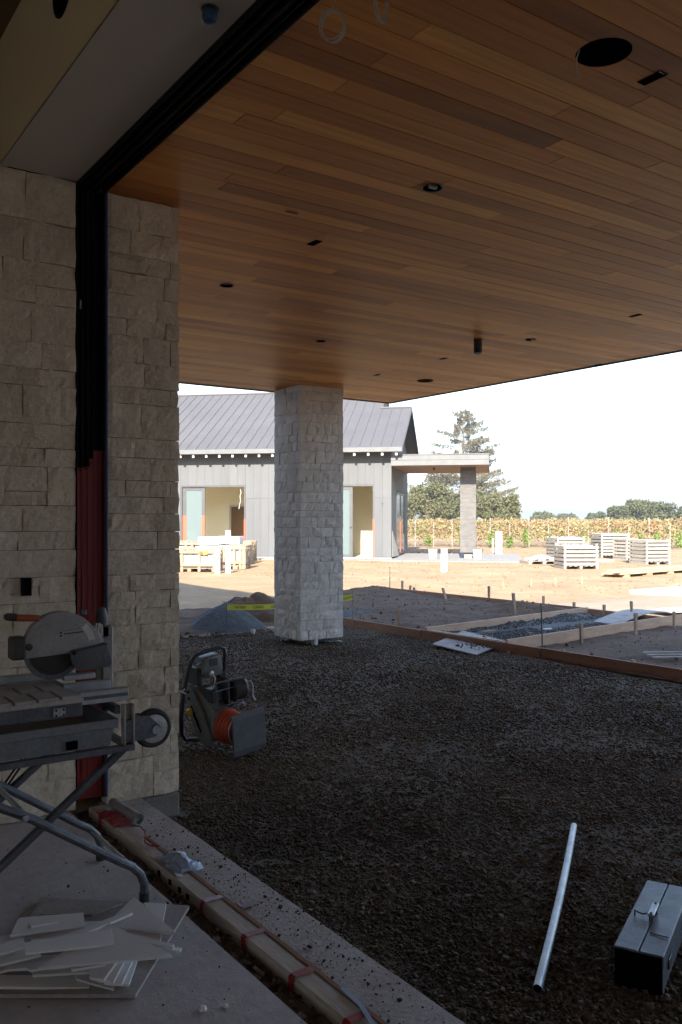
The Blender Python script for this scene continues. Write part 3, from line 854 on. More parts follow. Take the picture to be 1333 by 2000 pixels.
mb = MB().box(1.6175, 1.6265, 4.566, 4.64, .05, 3.325); mb.build('blue_tape', M['blue_tape'], jb)
MB().cbox(1.486, 1.496, 4.606, 4.612, 2.68, 2.73, .002).build('paint_chip', M['slab_stone'], jb)

tk = thing('door_head_track', (1.545, 1, 3.3), 'long black overhead sliding door track between grey header and wood soffit', 'door track')
mb = MB().box(1.466, 1.612, -6, 4.64, 3.352, 3.40)
for x0, x1, z0 in ((1.466, 1.474, 3.325), (1.500, 1.506, 3.318), (1.534, 1.542, 3.312), (1.572, 1.578, 3.318), (1.604, 1.612, 3.312)):
    mb.box(x0, x1, -6, 4.585, z0, 3.352)
mb.build('rail', M['black_metal'], tk)
MB().box(1.545, 1.569, -6, 4.585, 3.335, 3.343).build('roller_guide', M['black_paint'], tk)

# coils of cable
def coil(base, c, rx, rz_, n, ax, label):
    t = thing('cable_coil', base, label, 'cable', 'coils of clear cable hanging from the ceiling')
    Rk = random.Random(int(c[0]*1000))
    u = Vector(ax).normalized()
    for k in range(n):
        pts = []
        a, b = rx*Rk.uniform(.85, 1.08), rz_*Rk.uniform(.9, 1.06); ph = Rk.uniform(0, 6.28); o = Vector((Rk.uniform(-.004, .004), Rk.uniform(-.004, .004), Rk.uniform(-.006, .006)))
        for i in range(26):
            an = 2*math.pi*i/26
            pts.append(Vector(c)+o+u*(a*math.cos(an))+Vector((0, 0, b*math.sin(an)))+Vector((u.y, -u.x, 0))*(.006*math.sin(2*an+ph)))
        MB().tube(pts, .0017, 5, closed=True).build('loop', M['wire'], t, smooth=True)
    MB().tube([(c[0], c[1], c[2]+rz_), (c[0]+.003, c[1], c[2]+rz_+.03), (base[0], base[1], ZS)], .0017, 5).build('drop_wire', M['wire'], t, smooth=True)
    return t
c = atd(650, 50, 2.98)
coil((c.x, c.y-.02, ZS), c, .043, .055, 6, RT+(0,), 'round coil of clear cable hanging beside the black track at top')
c = atd(745, 2, 2.95)
coil((c.x, c.y-.02, ZS), c, .035, .075, 7, (.7, .2, 0), 'elongated coil of clear cable hanging at the top edge, right of the round coil')

# ------------------------------------------------------------------ threshold
th = thing('timber_threshold', (1.545, 3, -.08), 'long timber beam lying in the floor slot along the door opening', 'timber')
mb = MB()
for a, b in ((-4.5, 1.62), (1.625, 4.575)):
    ys = frange(a, b, .12); vs = []; fs = []
    for y in ys:
        j = noise.noise((1, y*1.5, 0))*.004
        vs += [(1.528+j, y, -.08), (1.526+j, y, .004), (1.531+j, y, .009), (1.594+j, y, .009), (1.599+j, y, .004), (1.599+j, y, -.08)]
    for i in range(len(ys)-1):
        for k in range(6): fs.append((i*6+k, i*6+(k+1) % 6, (i+1)*6+(k+1) % 6, (i+1)*6+k))
    fs += [tuple(range(6)), tuple((len(ys)-1)*6+k for k in range(6))[::-1]]
    mb.add(vs, fs)
mb.build('beam', M['lumber'], th)
MB().cbox(1.6045, 1.626, -2, 4.0, .002, .010, .003).build('side_strip', M['form'], th)
for y, dy in ((3.18, .03), (2.83, .03), (2.49, .035), (2.17, .035), (4.38, .05)):
    mb = MB()
    prof = [(1.519, -.04), (1.518, .005), (1.529, .0125), (1.596, .0125), (1.604, .012), (1.61, .012)]
    vs = []
    for x, z_ in prof: vs += [(x, y-dy/2+noise.noise((x*40, y, 1))*.004, z_+.0015), (x, y+dy/2+noise.noise((x*40, y, 5))*.004, z_+.0015)]
    mb.add(vs, [(2*i, 2*i+1, 2*i+3, 2*i+2) for i in range(len(prof)-1)])
    mb.build('red_tape', M['red_tape'], th)
# dark slots in the beam side
for y in (3.62, 3.5, 3.4, 3.32): MB().box(1.5205, 1.5235, y-.012, y+.012, -.03, -.008).build('notch', M['void'], th)
# crumpled red film on the beam near the jamb
mb = MB(); n, m_ = 16, 8; vs = []
for i in range(n+1):
    for j in range(m_+1):
        x = 1.52+.10*j/m_; y = 4.18+.26*i/n
        vs.append((x+noise.noise((x*30, y*20, 2))*.01, y+noise.noise((x*30, y*20, 8))*.012, .016+abs(noise.noise((x*45, y*30, 3)))*.02))
mb.add(vs, [(i*(m_+1)+j, i*(m_+1)+j+1, (i+1)*(m_+1)+j+1, (i+1)*(m_+1)+j) for i in range(n) for j in range(m_) if not (noise.noise((i*.5, j*.6, 2)) > .28)])
M['red_scrap'] = mat('red_film_scrap', (.62,.035,.07), (.5,.03,.05), scale=20, rough=.35)
o = mb.build('red_film_scrap', M['red_scrap'], None, smooth=True); tag(o, 'crumpled scrap of red film on the timber threshold near the jamb', 'plastic film')
mb = MB()
mb.tube([(1.60+.03*math.sin(k*.9), 4.15-.05*k, .022+.006*math.sin(k*2)) for k in range(8)], .0035, 5)
mb.tube([(1.59+.05*k/6, 3.86-.02*math.sin(k), .016-.001*k) for k in range(6)], .003, 5)
o = mb.build('red_string', M['red_tape'], None, smooth=True); tag(o, 'thin red twisted strip trailing across the concrete ledge', 'plastic strip')
t = thing('metal_tube', (1.64, 4.38, .0), 'short silver metal tube with an orange end lying on the ledge', 'tube')
a, b = Vector((1.632, 4.50, .034)), Vector((1.655, 4.19, .030)); ax = (b-a)
MB().lathe([(.0265, 0), (.0275, .01), (.0275, ax.length-.006), (.0285, ax.length), (.026, ax.length), (.024, ax.length-.03), (.002, ax.length-.034)], a, ax, n=20, cap=False).build('tube', M['galv'], t, smooth=True)
MB().lathe([(.001, -.012), (.018, -.011), (.0265, 0.0)], a, ax, n=20, cap=False).build('orange_cap', M['bellows'], t, smooth=True)
# crumpled plastic bag
mb = MB(); n = 18; vs = []
c = Vector((1.62, 3.60, .0))
for i in range(n+1):
    for j in range(n+1):
        u, v = i/n-.5, j/n-.5
        hgt = max(0, .5-math.hypot(u, v))*2
        q = (u*5, v*5, 1.2)
        vs.append((c.x-.01+u*.13+noise.noise(q)*.02, c.y+v*.26+noise.noise((q[1], q[0], 4))*.03, .014+hgt*.035+abs(noise.noise((u*11, v*11, 7)))*.022*hgt**.3))
mb.add(vs, [(i*(n+1)+j, i*(n+1)+j+1, (i+1)*(n+1)+j+1, (i+1)*(n+1)+j) for i in range(n) for j in range(n)])
o = mb.build('plastic_bag', M['blue_plastic'], None, smooth=True, ang=60); tag(o, 'crumpled pale blue plastic bag lying over the timber threshold', 'plastic bag')
t = thing('metal_bracket', (1.65, 3.07, 0), 'small steel angle bracket standing on the concrete ledge', 'bracket')
MB().cbox(1.635, 1.69, 3.05, 3.054, .001, .03, .001).build('upright', M['steel_light'], t)
MB().cbox(1.635, 1.69, 3.055, 3.10, .001, .005, .001).build('foot', M['red_tape'], t)
p0 = at(668, 1930, .018); p1 = at(735, 2003, .018)
t = thing('plastic_strip', (p0.x, p0.y, .03), 'pale blue plastic strip resting along the timber threshold at bottom edge', 'plastic strip')
mb = MB(); pts = [p0+(p1-p0)*k*.5+Vector((.01*math.sin(k*2), 0, .004*math.sin(k*3))) for k in range(4)]
for k in range(3): mb.bar(pts[k], pts[k+1], .016, .004)
mb.build('strip', M['blue_plastic'], t)
# dirt crumbs on ledge and floor
n = 900
x = np.concatenate([rs.uniform(1.63, 1.83, 640), rs.uniform(.3, 1.42, 260)]); y = np.concatenate([np.clip(rs.normal(3.0, .75, 640), 1.5, 4.5), rs.uniform(2.0, 4.4, 260)])
size = np.clip(np.exp(rs.normal(math.log(.0023), .55, n)), .0014, .012)
M['crumb'] = island_mat('crumbs', [(.05,.04,.03),(.09,.07,.05),(.14,.11,.09),(.06,.05,.045)])
o = stones_mass('dirt_crumbs', np.stack([x, y, size*.4], 1), size, M['crumb'], 31)
tag(o, 'dark dirt crumbs scattered on the concrete ledge and floor', 'dirt', kind='stuff')
for i, (px, py, s, lb) in enumerate(((396, 1974, .016, 'larger white tile chip on the floor near the bottom edge'), (442, 1968, .011, 'smaller white tile chip beside the larger one on the floor'))):
    c = at(px, py, 0); mb = MB()
    Rk = random.Random(i)
    mb.add([(c.x+s*math.cos(a)*Rk.uniform(.7, 1.1), c.y+s*math.sin(a)*Rk.uniform(.7, 1.1), .001) for a in (0, 1.2, 2.4, 3.6, 4.9)]+[(c.x+s*.6*math.cos(a), c.y+s*.6*math.sin(a), s*.9) for a in (0, 1.2, 2.4, 3.6, 4.9)], [(0, 1, 2, 3, 4), (5, 6, 7, 8, 9)]+[(k, (k+1) % 5, 5+(k+1) % 5, 5+k) for k in range(5)])
    o = mb.build('tile_chip', M['tile']); tag(o, lb, 'tile chip', 'tile chips on the floor')
# ------------------------------------------------------------------ tile saw on folding stand
sw = thing('tile_saw', (.85, 3.62, 0), 'dusty grey tile saw on a folding wheeled stand in front of the stone wall', 'tile saw')
YF, YB = 3.36, 3.88
def B(name, m, *boxes, parent=sw, b=.003):
    mb = MB()
    for q in boxes: mb.cbox(*q, b)
    return mb.build(name, m, parent)
fr = B('stand_frame', M['steel_dark'], (.25, 1.306, YF-.014, YF+.014, .618, .645), (.25, 1.306, YB-.014, YB+.014, .618, .645), (1.275, 1.303, YF+.015, YB-.015, .619, .644), (.26, .288, YF+.015, YB-.015, .619, .644))
for yy in (YF, YB):
    mb = MB()
    mb.cbox(1.259, 1.264, yy-.02, yy+.02, .646, .806, .001); mb.cbox(1.297, 1.302, yy-.02, yy+.02, .646, .806, .001); mb.cbox(1.2645, 1.2965, yy+.014, yy+.02, .646, .806, .001)
    mb.build('upright', M['saw_dusty'], fr)
MB().box(1.2655, 1.2955, YF-.012, YF+.013, .66, .74).build('upright_plate', M['steel_dark'], fr)
def leg(pts, y, name):
    mb = MB()
    for k in range(len(pts)-1): mb.tube([(pts[k][0], y, pts[k][1]), (pts[k+1][0], y, pts[k+1][1])], .017, 10)
    mb.tube([(p[0], y, p[1]) for p in pts], .0172, 10)
    return mb.build(name, M['steel_dark'], sw, smooth=True)
for y, dx in ((YF, 0.0), (YB, 0.0)):
    leg([(1.269+dx, .622), (.50, .025)], y+.02, 'leg')
    l = leg([(.56, .62), (.787, .484), (.9, .42), (1.237, .186), (1.29, .153), (1.325, .115), (1.342, .072), (1.342, .02)], y-.018, 'leg')
    MB().lathe([(.021, 0), (.021, .035), (.018, .037)], (1.342, y-.018, .001), n=14).build('rubber_foot', M['rubber'], l, smooth=True)
    MB().lathe([(.012, -.05), (.012, .05)], (.868, y, .315 if False else .438), (0, 1, 0), n=10).build('pivot_bolt', M['galv'], sw)
MB().tube([(.88, YF-.018, .432), (.88, YB-.018, .432)], .011, 8).build('cross_bar', M['galv'], sw, smooth=True)
MB().tube([(1.30, YF-.018, .142), (1.30, YB-.018, .142)], .009, 8).build('cross_bar', M['galv'], sw, smooth=True)
# tray
mb = MB()
def tub(x0, x1, y0, y1, z0, z1, tp=.018, th=.006):
    o = [(x0+tp, y0+tp, z0), (x1-tp, y0+tp, z0), (x1-tp, y1-tp, z0), (x0+tp, y1-tp, z0), (x0, y0, z1), (x1, y0, z1), (x1, y1, z1), (x0, y1, z1)]
    i = [(x0+tp+th, y0+tp+th, z0+th), (x1-tp-th, y0+tp+th, z0+th), (x1-tp-th, y1-tp-th, z0+th), (x0+tp+th, y1-tp-th, z0+th), (x0+th, y0+th, z1), (x1-th, y0+th, z1), (x1-th, y1-th, z1), (x0+th, y1-th, z1)]
    mb.add(o+i, [(3, 2, 1, 0), (0, 1, 5, 4), (1, 2, 6, 5), (2, 3, 7, 6), (3, 0, 4, 7), (8, 9, 10, 11), (8, 12, 13, 9), (9, 13, 14, 10), (10, 14, 15, 11), (11, 15, 12, 8), (4, 5, 13, 12), (5, 6, 14, 13), (6, 7, 15, 14), (7, 4, 12, 15)])
tub(.27, 1.225, YF-.012, YB+.012, .648, .752)
tr_ = mb.build('water_tray', M['tray'], sw)
mb = MB(); mb.cbox(.262, 1.233, YF-.024, YF-.013, .722, .757, .003); mb.cbox(.262, 1.233, YB+.013, YB+.024, .722, .757, .003); mb.cbox(1.226, 1.237, YF-.012, YB+.012, .722, .757, .003)
mb.build('tray_rim', M['tray'], tr_)
MB().box(.3, 1.195, YF+.03, YB-.03, .656, .70).build('slurry', M['slurry'], tr_)
MB().box(1.03, 1.075, YF-.0065, YF-.004, .656, .69).build('drain_notch', M['void'], tr_)
# table
tb = B('sliding_table', M['saw_dusty'], (.3, 1.093, 3.335, 3.665, .838, .858), b=.004)
for r_ in range(2):
    for k in range(8):
        x1 = 1.088-k*.0875-(.02 if r_ else 0)
        if x1-.08 < .38: continue
        y0 = 3.339+r_*.163
        mb = MB().add([(x1-.078, y0, .8585), (x1, y0, .8585), (x1, y0+.153, .8585), (x1-.078, y0+.153, .8585), (x1-.077, y0+.002, .867), (x1-.002, y0+.002, .867), (x1-.002, y0+.151, .867), (x1-.077, y0+.151, .867)], [(0, 3, 2, 1), (4, 5, 6, 7), (0, 1, 5, 4), (1, 2, 6, 5), (2, 3, 7, 6), (3, 0, 4, 7)])
        mb.build('table_pad', M['saw_dusty'], tb)
B('table_rail', M['steel_dark'], (.3, 1.10, 3.375, 3.40, .778, .836), (.3, 1.10, 3.64, 3.66, .778, .836))
rl = B('guide_rail', M['galv'], (1.095, 1.296, 3.392, 3.43, .815, .866)); B('guide_rail', M['galv'], (1.095, 1.296, 3.60, 3.63, .815, .866))
B('rail_slot', M['steel_dark'], (1.10, 1.292, 3.3895, 3.3915, .834, .848), parent=rl)
bk = B('guide_block', M['steel_light'], (.985, 1.03, 3.36, 3.374, .788, .822))
for x in (.993, 1.022):
    for z in (.795, .815): MB().lathe([(.004, 0), (.004, .004)], (x, 3.3595, z), (0, -1, 0), n=8).build('bolt', M['black_metal'], bk)
B('guide_block', M['galv'], (1.115, 1.25, 3.66, 3.70, .868, .892))
B('guide_block', M['saw_dusty'], (1.17, 1.225, 3.72, 3.76, .90, .925))
B('cross_rail', M['steel_dark'], (1.235, 1.258, YF+.02, YB-.02, .765, .80))
B('fence', M['steel_light'], (.3, 1.10, 3.72, 3.735, .872, .905), (.3, 1.19, 3.738, 3.76, .866, .876))
B('table_back', M['saw_dusty'], (.3, 1.12, 3.672, 3.86, .842, .856), b=.004)
MB().prism([(1.06, 3.745, .876), (1.2, 3.745, .876), (1.10, 3.745, .945)], (0, .01, 0)).build('angle_guide', M['saw_dusty'], sw)
# wheel
wh = thing('wheel', (0, 0, 0), 'x', 'x') if False else None
wc = (1.392, YF+.02, .69)
w_ = MB().lathe([(.04, -.016), (.07, -.02), (.079, -.012), (.081, 0), (.079, .012), (.07, .02), (.04, .016)], wc, (0, 1, 0), n=30).build('wheel', M['rubber'], sw, smooth=True)
MB().lathe([(.058, -.0215), (.05, -.0235), (.022, -.0235), (.018, -.028), (.004, -.028)], wc, (0, 1, 0), n=26, cap=False).build('rim', M['steel_light'], w_, smooth=True)
MB().lathe([(.017, -.044), (.017, -.030)], wc, (0, 1, 0), n=16).build('hub', M['galv'], w_, smooth=True)
mb = MB()
for y in (YF-.014, YF+.048):
    mb.prism([(1.303, y, .655), (1.345, y, .655), (1.395, y, .662), (1.413, y, .68), (1.413, y, .70), (1.37, y, .745), (1.345, y, .752), (1.303, y, .752)], (0, .005, 0))
mb.cbox(1.303, 1.335, YF-.008, YF+.047, .657, .75, .002)
mb.build('wheel_bracket', M['steel_dark'], sw)
# saw head
Y0, Y1 = 3.595, 3.645
gp = [(.94, .987), (1.128, .994), (1.262, 1.012), (1.254, 1.02), (1.248, 1.048), (1.238, 1.072), (1.221, 1.096), (1.2, 1.12), (1.177, 1.139), (1.15, 1.154), (1.123, 1.164), (1.096, 1.169), (1.07, 1.17), (1.043, 1.166), (1.018, 1.157), (.993, 1.141), (.967, 1.116), (.952, 1.092), (.943, 1.075), (.93, 1.05), (.925, 1.0)]
hd = MB().prism([(x, Y0, z) for x, z in gp], (0, Y1-Y0, 0)).build('blade_guard', M['saw_gray'], sw, bevel=.006, smooth=True)
def ring(cx, cz, r0, r1, a0, a1, y, h, n=28):
    mb = MB(); vs = []
    for i in range(n+1):
        a = a0+(a1-a0)*i/n
        for rr in (r0, r1):
            for yy in (y, y-h): vs.append((cx+rr*math.cos(a), yy, cz+rr*math.sin(a)))
    fs = []
    for i in range(n):
        k = i*4
        fs += [(k, k+4, k+6, k+2), (k+1, k+3, k+7, k+5), (k+1, k+5, k+4, k), (k+2, k+6, k+7, k+3)]
    fs += [(0, 2, 3, 1), (n*4, n*4+1, n*4+3, n*4+2)]
    mb.add(vs, fs); return mb
ring(1.075, 1.02, .112, .118, math.radians(40), math.radians(188), Y0+.0005, .003).build('guard_rib', M['saw_gray'], hd)
ring(1.06, 1.0, .062, .066, math.radians(150), math.radians(186), Y0+.0005, .002).build('guard_rib', M['saw_gray'], hd)
ring(1.06, 1.0, .145, .172, math.radians(16), math.radians(42), Y0+.0005, .0015).build('pale_tape', M['white'], hd)
mb = MB()
for z in (1.082, 1.07): mb.prism([(1.075, Y0-.0008, z), (1.082, Y0-.0008, z-.004), (1.089, Y0-.0008, z), (1.082, Y0-.0008, z+.004)], (0, .0006, 0))
mb.build('emblem', M['black_metal'], hd)
mb = MB(); x = 1.095
Rk = random.Random(3)
while x < 1.172:
    w = Rk.uniform(.0035, .0055); mb.box(x, x+w, Y0-.0009, Y0-.0003, 1.0745+(x-1.095)*.05, 1.0795+(x-1.095)*.05); x += w+.0012
mb.build('lettering', M['black_metal'], hd)
mb = MB().prism([(1.075, Y0-.0008, 1.089), (1.21, Y0-.0008, 1.098), (1.208, Y0-.0008, 1.1), (1.075, Y0-.0008, 1.091)], (0, .0005, 0)); mb.build('pinstripe', M['steel_dark'], hd)
bl = MB().lathe([(.119, 0), (.119, .004)], (1.056, 3.615, 1.008), (0, 1, 0), n=48).build('blade', M['steel_dark'], sw, smooth=True)
MB().lathe([(.100, -.001), (.088, -.001), (.086, -.003), (.06, -.004), (.03, -.006), (.004, -.006)], (1.056, 3.614, 1.008), (0, 1, 0), n=40, cap=False).build('blade_disc', M['rubber'], bl, smooth=True)
MB().lathe([(.012, 0), (.012, .006)], (1.056, 3.608, 1.008), (0, -1, 0), n=10).build('arbor_nut', M['galv'], bl)
lgp = [(1.118, 1.006), (1.266, 1.028), (1.284, .972), (1.292, .94), (1.282, .926), (1.157, .92), (1.128, .945), (1.119, .972)]
lg = MB().prism([(x, 3.572, z) for x, z in lgp], (0, .022, 0)).build('splash_guard', M['plate_gray'], sw, bevel=.004, smooth=True)
MB().bar((1.12, 3.570, 1.003), (1.268, 3.570, 1.026), .006, .007).build('hinge_bar', M['rubber'], lg)
MB().prism([(1.268, 3.5695, 1.0), (1.288, 3.5695, .945), (1.262, 3.5695, .945), (1.252, 3.5695, .965), (1.256, 3.5695, .99)], (0, .002, 0)).build('corner_tab', M['steel_dark'], lg)
MB().lathe([(.008, 0), (.008, .006)], (1.128, 3.5715, .998), (0, -1, 0), n=12).build('hinge_knob', M['black_metal'], lg)
B('brush_cover', M['engine'], (.883, .94, 3.585, 3.65, .985, 1.078), b=.008)
MB().lathe([(.014, 0), (.014, .006), (.007, .008)], (.953, Y0-.001, 1.035), (0, -1, 0), n=16).build('cap_screw', M['engine'], sw, smooth=True)
hb = MB().tube([(.885, 3.60, 1.158), (.92, 3.60, 1.154), (.995, 3.60, 1.148)], [.0135, .0145, .013], 12).build('handle', M['orange_handle'], sw, smooth=True)
MB().tube([(.858, 3.60, 1.163), (.868, 3.60, 1.162), (.905, 3.60, 1.157)], [.008, .0155, .0155], 12).build('grip', M['rubber'], hb, smooth=True)
MB().lathe([(.055, 0), (.062, .02), (.062, .13), (.05, .15)], (1.10, 3.646, 1.06), (0, 1, 0), n=24).build('motor', M['engine'], sw, smooth=True)
B('support_arm', M['saw_gray'], (1.12, 1.33, 3.70, 3.75, 1.03, 1.085), (1.29, 1.345, 3.70, 3.78, .80, 1.085), b=.008)
B('arm_bracket', M['steel_dark'], (1.20, 1.226, 3.70, 3.72, 1.135, 1.16), (1.245, 1.275, 3.58, 3.66, 1.008, 1.024))
MB().lathe([(.026, 0), (.028, .03), (.016, .075), (.004, .08)], (1.305, 3.74, 1.085), (0, 0, 1), n=16).build('adjust_knob', M['plate_gray'], sw, smooth=True)
B('valve', M['galv'], (1.247, 1.27, 3.62, 3.64, 1.024, 1.046))
for k in range(3):
    MB().tube([(1.255+.004*k, 3.625, 1.045), (1.23+.01*k, 3.63, 1.075), (1.235+.012*k, 3.64, 1.105), (1.262+.008*k, 3.66, 1.095), (1.272+.004*k, 3.66, 1.05)], .0028, 6).build('water_hose', M['wire'] if k else M['orange_handle'], sw, smooth=True)
for k in range(2):
    c = [(1.02, YB, .60), (1.0+.02*k, YB+.02, .5), (.93+.02*k, YB+.03, .40), (.86+.02*k, YB+.03, .36)]
    MB().tube(c, .005, 6).build('power_cord', M['rubber'], sw, smooth=True)

# ------------------------------------------------------------------ tile off-cuts
bp_ = thing('backer_board', (1.0, 3.1, 0), 'grey cement board lying on the floor under the white tile pile', 'board')
bq = [at(370, 1775, .004), at(265, 1950, .004), at(-60, 1950, .004), at(80, 1758, .004)]
MB().prism(bq, (0, 0, .012)).build('sheet', M['board'], bp_)
q = [at(240, 1768, .0165), at(180, 1790, .0165), at(60, 1790, .0165), at(90, 1765, .0165)]
MB().prism(q, (0, 0, .008)).build('offcut', M['board'], bp_)
TL = [
 # (points px, z, label or None)
 ([(74,1886),(338,1867),(214,1806)], .092, 'large white triangular tile on top of the pile, pointing right'),
 ([(46,1846),(218,1812),(222,1840),(50,1864)], .103, 'long white tile strip lying on the large triangular tile'),
 ([(204,1806),(346,1821),(262,1756)], .062, 'white triangular tile at the back of the pile beside the saw foot'),
 ([(36,1794),(163,1781),(165,1806),(20,1830)], .058, 'wide white tile at the back left of the pile'),
 ([(112,1834),(254,1775),(258,1782),(128,1842)], .078, 'thin white tile sliver slanting across the middle of the pile'),
 ([(282,1764),(325,1766),(319,1800),(290,1796)], .042, 'small white tile corner standing out at the back right of the pile'),
 ([(240,1822),(340,1844),(338,1850),(240,1834)], .05, 'narrow tile strip poking out right under the triangular tile'),
 ([(262,1842),(356,1852),(352,1858),(262,1852)], .036, 'lowest narrow tile strip poking out right of the pile'),
 ([(228,1816),(316,1822),(313,1840),(232,1838)], .046, None),
 ([(214,1868),(270,1872),(252,1924),(222,1922)], .03, 'rightmost white strip of the tile fan at the front'),
 ([(198,1868),(262,1872),(238,1922),(204,1920)], .042, 'second white strip from the right in the tile fan'),
 ([(186,1868),(246,1872),(222,1917),(190,1914)], .054, 'third white strip from the right in the tile fan'),
 ([(170,1868),(232,1872),(204,1912),(176,1910)], .064, 'fourth white strip from the right in the tile fan'),
 ([(146,1900),(226,1918),(222,1932),(150,1914)], .022, 'tile strip lying flat under the tile fan'),
 ([(0,1908),(176,1903),(174,1926),(-30,1932)], .024, 'long tile strip at the front left corner of the pile'),
 ([(-20,1868),(60,1852),(80,1868),(-20,1888)], .06, None),
 ([(-20,1850),(46,1832),(50,1848),(-20,1870)], .074, None),
 ([(-20,1832),(40,1822),(46,1838),(-20,1846)], .05, None),
 ([(0,1872),(140,1862),(150,1884),(10,1896)], .046, None),
 ([(60,1890),(170,1880),(180,1898),(64,1904)], .036, None),
 ([(136,1884),(210,1874),(206,1884),(140,1893)], .072, 'thin tile sliver under the front edge of the large triangle'),
 ([(-20,1892),(60,1872),(66,1880),(-20,1904)], .038, None),
 ([(40,1880),(120,1868),(200,1860),(210,1872),(60,1892)], .056, None),
 ([(60,1836),(180,1825),(190,1845),(60,1856)], .066, None),
 ([(30,1806),(200,1800),(205,1822),(25,1836)], .045, None),
 ([(60,1803),(110,1795),(112,1800),(62,1809)], .066, None),
]
for k, (pl, z_, lb) in enumerate(TL):
    Rk = random.Random(k)
    pts = [at(x, y, z_) for x, y in pl]
    c = sum((p for p in pts), Vector())/len(pts)
    tx, ty = Rk.uniform(-.05, .05), Rk.uniform(-.05, .05)
    pts = [Vector((p.x, p.y, max(.018, p.z+(p.x-c.x)*tx+(p.y-c.y)*ty))) for p in pts]
    o = MB().prism(pts, (0, 0, -.0085)).build('tile_offcut', M['tile'], bevel=.001)
    for p in (0,): pass
    tag(o, lb or 'white tile off-cut buried inside the pile under the larger pieces', 'tile', 'white tile off-cuts piled on the cement board')

# ------------------------------------------------------------------ tamping rammer lying on the gravel
RB = rd(-.64, 6.08, GZ)
UA = Vector((RT[0]*.69-FW[0]*.724, RT[1]*.69-FW[1]*.724, 0)); VA = Vector((-UA.y, UA.x, 0))
tm = thing('tamping_rammer', RB, 'tamping rammer with orange bellows and grey foot plate lying on the gravel', 'rammer')
MT = Matrix(((UA.x, VA.x, 0, RB.x), (UA.y, VA.y, 0, RB.y), (0, 0, 1, RB.z+.012), (0, 0, 0, 1)))
tilt = Matrix.Translation((0, 0, .16)) @ Matrix.Rotation(math.radians(5), 4, 'X') @ Matrix.Rotation(math.radians(2), 4, 'Y') @ Matrix.Translation((0, 0, -.16))
def TB(): 
    mb = MB(); mb.M = MT @ tilt; return mb
mb = TB(); prof = [(-.165, -.045), (-.14, -.012), (-.10, 0), (.12, 0), (.15, -.02)]
vs = []
for wv, uu in prof:
    for v_ in (-.142, .142): vs += [(uu, v_, .165+wv)]
for wv, uu in prof:
    for v_ in (-.142, .142): vs += [(uu-.016, v_, .165+wv)]
n_ = len(prof)
fs = []
for i in range(n_-1):
    fs += [(2*i, 2*i+1, 2*i+3, 2*i+2), (2*n_+2*i, 2*n_+2*i+2, 2*n_+2*i+3, 2*n_+2*i+1), (2*i, 2*i+2, 2*n_+2*i+2, 2*n_+2*i), (2*i+1, 2*n_+2*i+1, 2*n_+2*i+3, 2*i+3)]
fs += [(0, 2*n_, 2*n_+1, 1), (2*n_-2, 2*n_-1, 4*n_-1, 4*n_-2)]
mb.add(vs, fs); ft = mb.build('foot_plate', M['plate_gray'], tm, bevel=.003)
TB().lathe([(.10, -.018), (.095, -.035), (.075, -.06), (.075, -.10)], (0, 0, .165), (1, 0, 0), n=24).build('foot_collar', M['cast'], tm, smooth=True)
pr = []
for k in range(5):
    x = -.095-.036*k; pr += [(.098+.004*k, x), (.107+.004*k, x-.012), (.107+.004*k, x-.024), (.099+.004*k, x-.033)]
TB().lathe(pr, (0, 0, .165), (1, 0, 0), n=28).build('bellows', M['bellows'], tm, smooth=True)
TB().lathe([(.108, -.095), (.112, -.097), (.112, -.105), (.104, -.107)], (0, 0, .165), (1, 0, 0), n=28, cap=False).build('hose_clamp', M['galv'], tm, smooth=True)
TB().lathe([(.118, -.272), (.122, -.28), (.122, -.30), (.10, -.31)], (0, 0, .17), (1, 0, 0), n=28).build('cylinder_flange', M['cast'], tm, smooth=True)
mb = TB(); mb.prism([(-.30, -.075, .06), (-.30, -.075, .27), (-.44, -.075, .36), (-.56, -.075, .42), (-.62, -.075, .40), (-.60, -.075, .28), (-.50, -.075, .10), (-.40, -.075, .05)], (0, .13, 0)); mb.build('crankcase', M['cast'], tm, bevel=.012, smooth=True)
mb = TB(); mb.prism([(-.32, -.105, .02), (-.34, -.105, .12), (-.50, -.105, .36), (-.58, -.105, .44), (-.645, -.105, .43), (-.63, -.105, .30), (-.52, -.105, .06), (-.44, -.105, .01)], (0, .026, 0)); cv = mb.build('side_cover', M['cast'], tm, bevel=.006, smooth=True)
for u_, w_2 in ((-.59, .38), (-.585, .33)):
    TB().lathe([(.012, 0), (.012, .004)], (u_, -.1055, w_2), (0, -1, 0), n=12).build('cover_hole', M['void'], cv)
for k in range(3):
    mb = TB(); mb.bar((-.45-.03*k, -.1075, .10+.04*k), (-.50-.03*k, -.1075, .20+.04*k), .004, .014); mb.build('cover_slot', M['void'], cv)
mb = TB()
for k in range(7): mb.cbox(-.50+.004, -.33, .05+.014*k, .057+.014*k, .27, .46, .002)
mb.cbox(-.48, -.35, .055, .145, .28, .45, .01)
en = mb.build('engine_fins', M['engine'], tm)
mb = TB(); mb.lathe([(.07, 0), (.078, .01), (.078, .09), (.06, .11)], (-.35, .12, .39), (.25, 1, 0), n=24); mb.build('recoil_starter', M['engine'], tm, smooth=True)
mb = TB(); mb.cbox(-.46, -.36, -.06, .05, .32, .42, .012); mb.build('air_filter', M['engine'], tm)
mb = TB(); mb.cbox(-.56, -.44, .04, .15, .22, .33, .015); mb.build('muffler', M['cast'], tm)
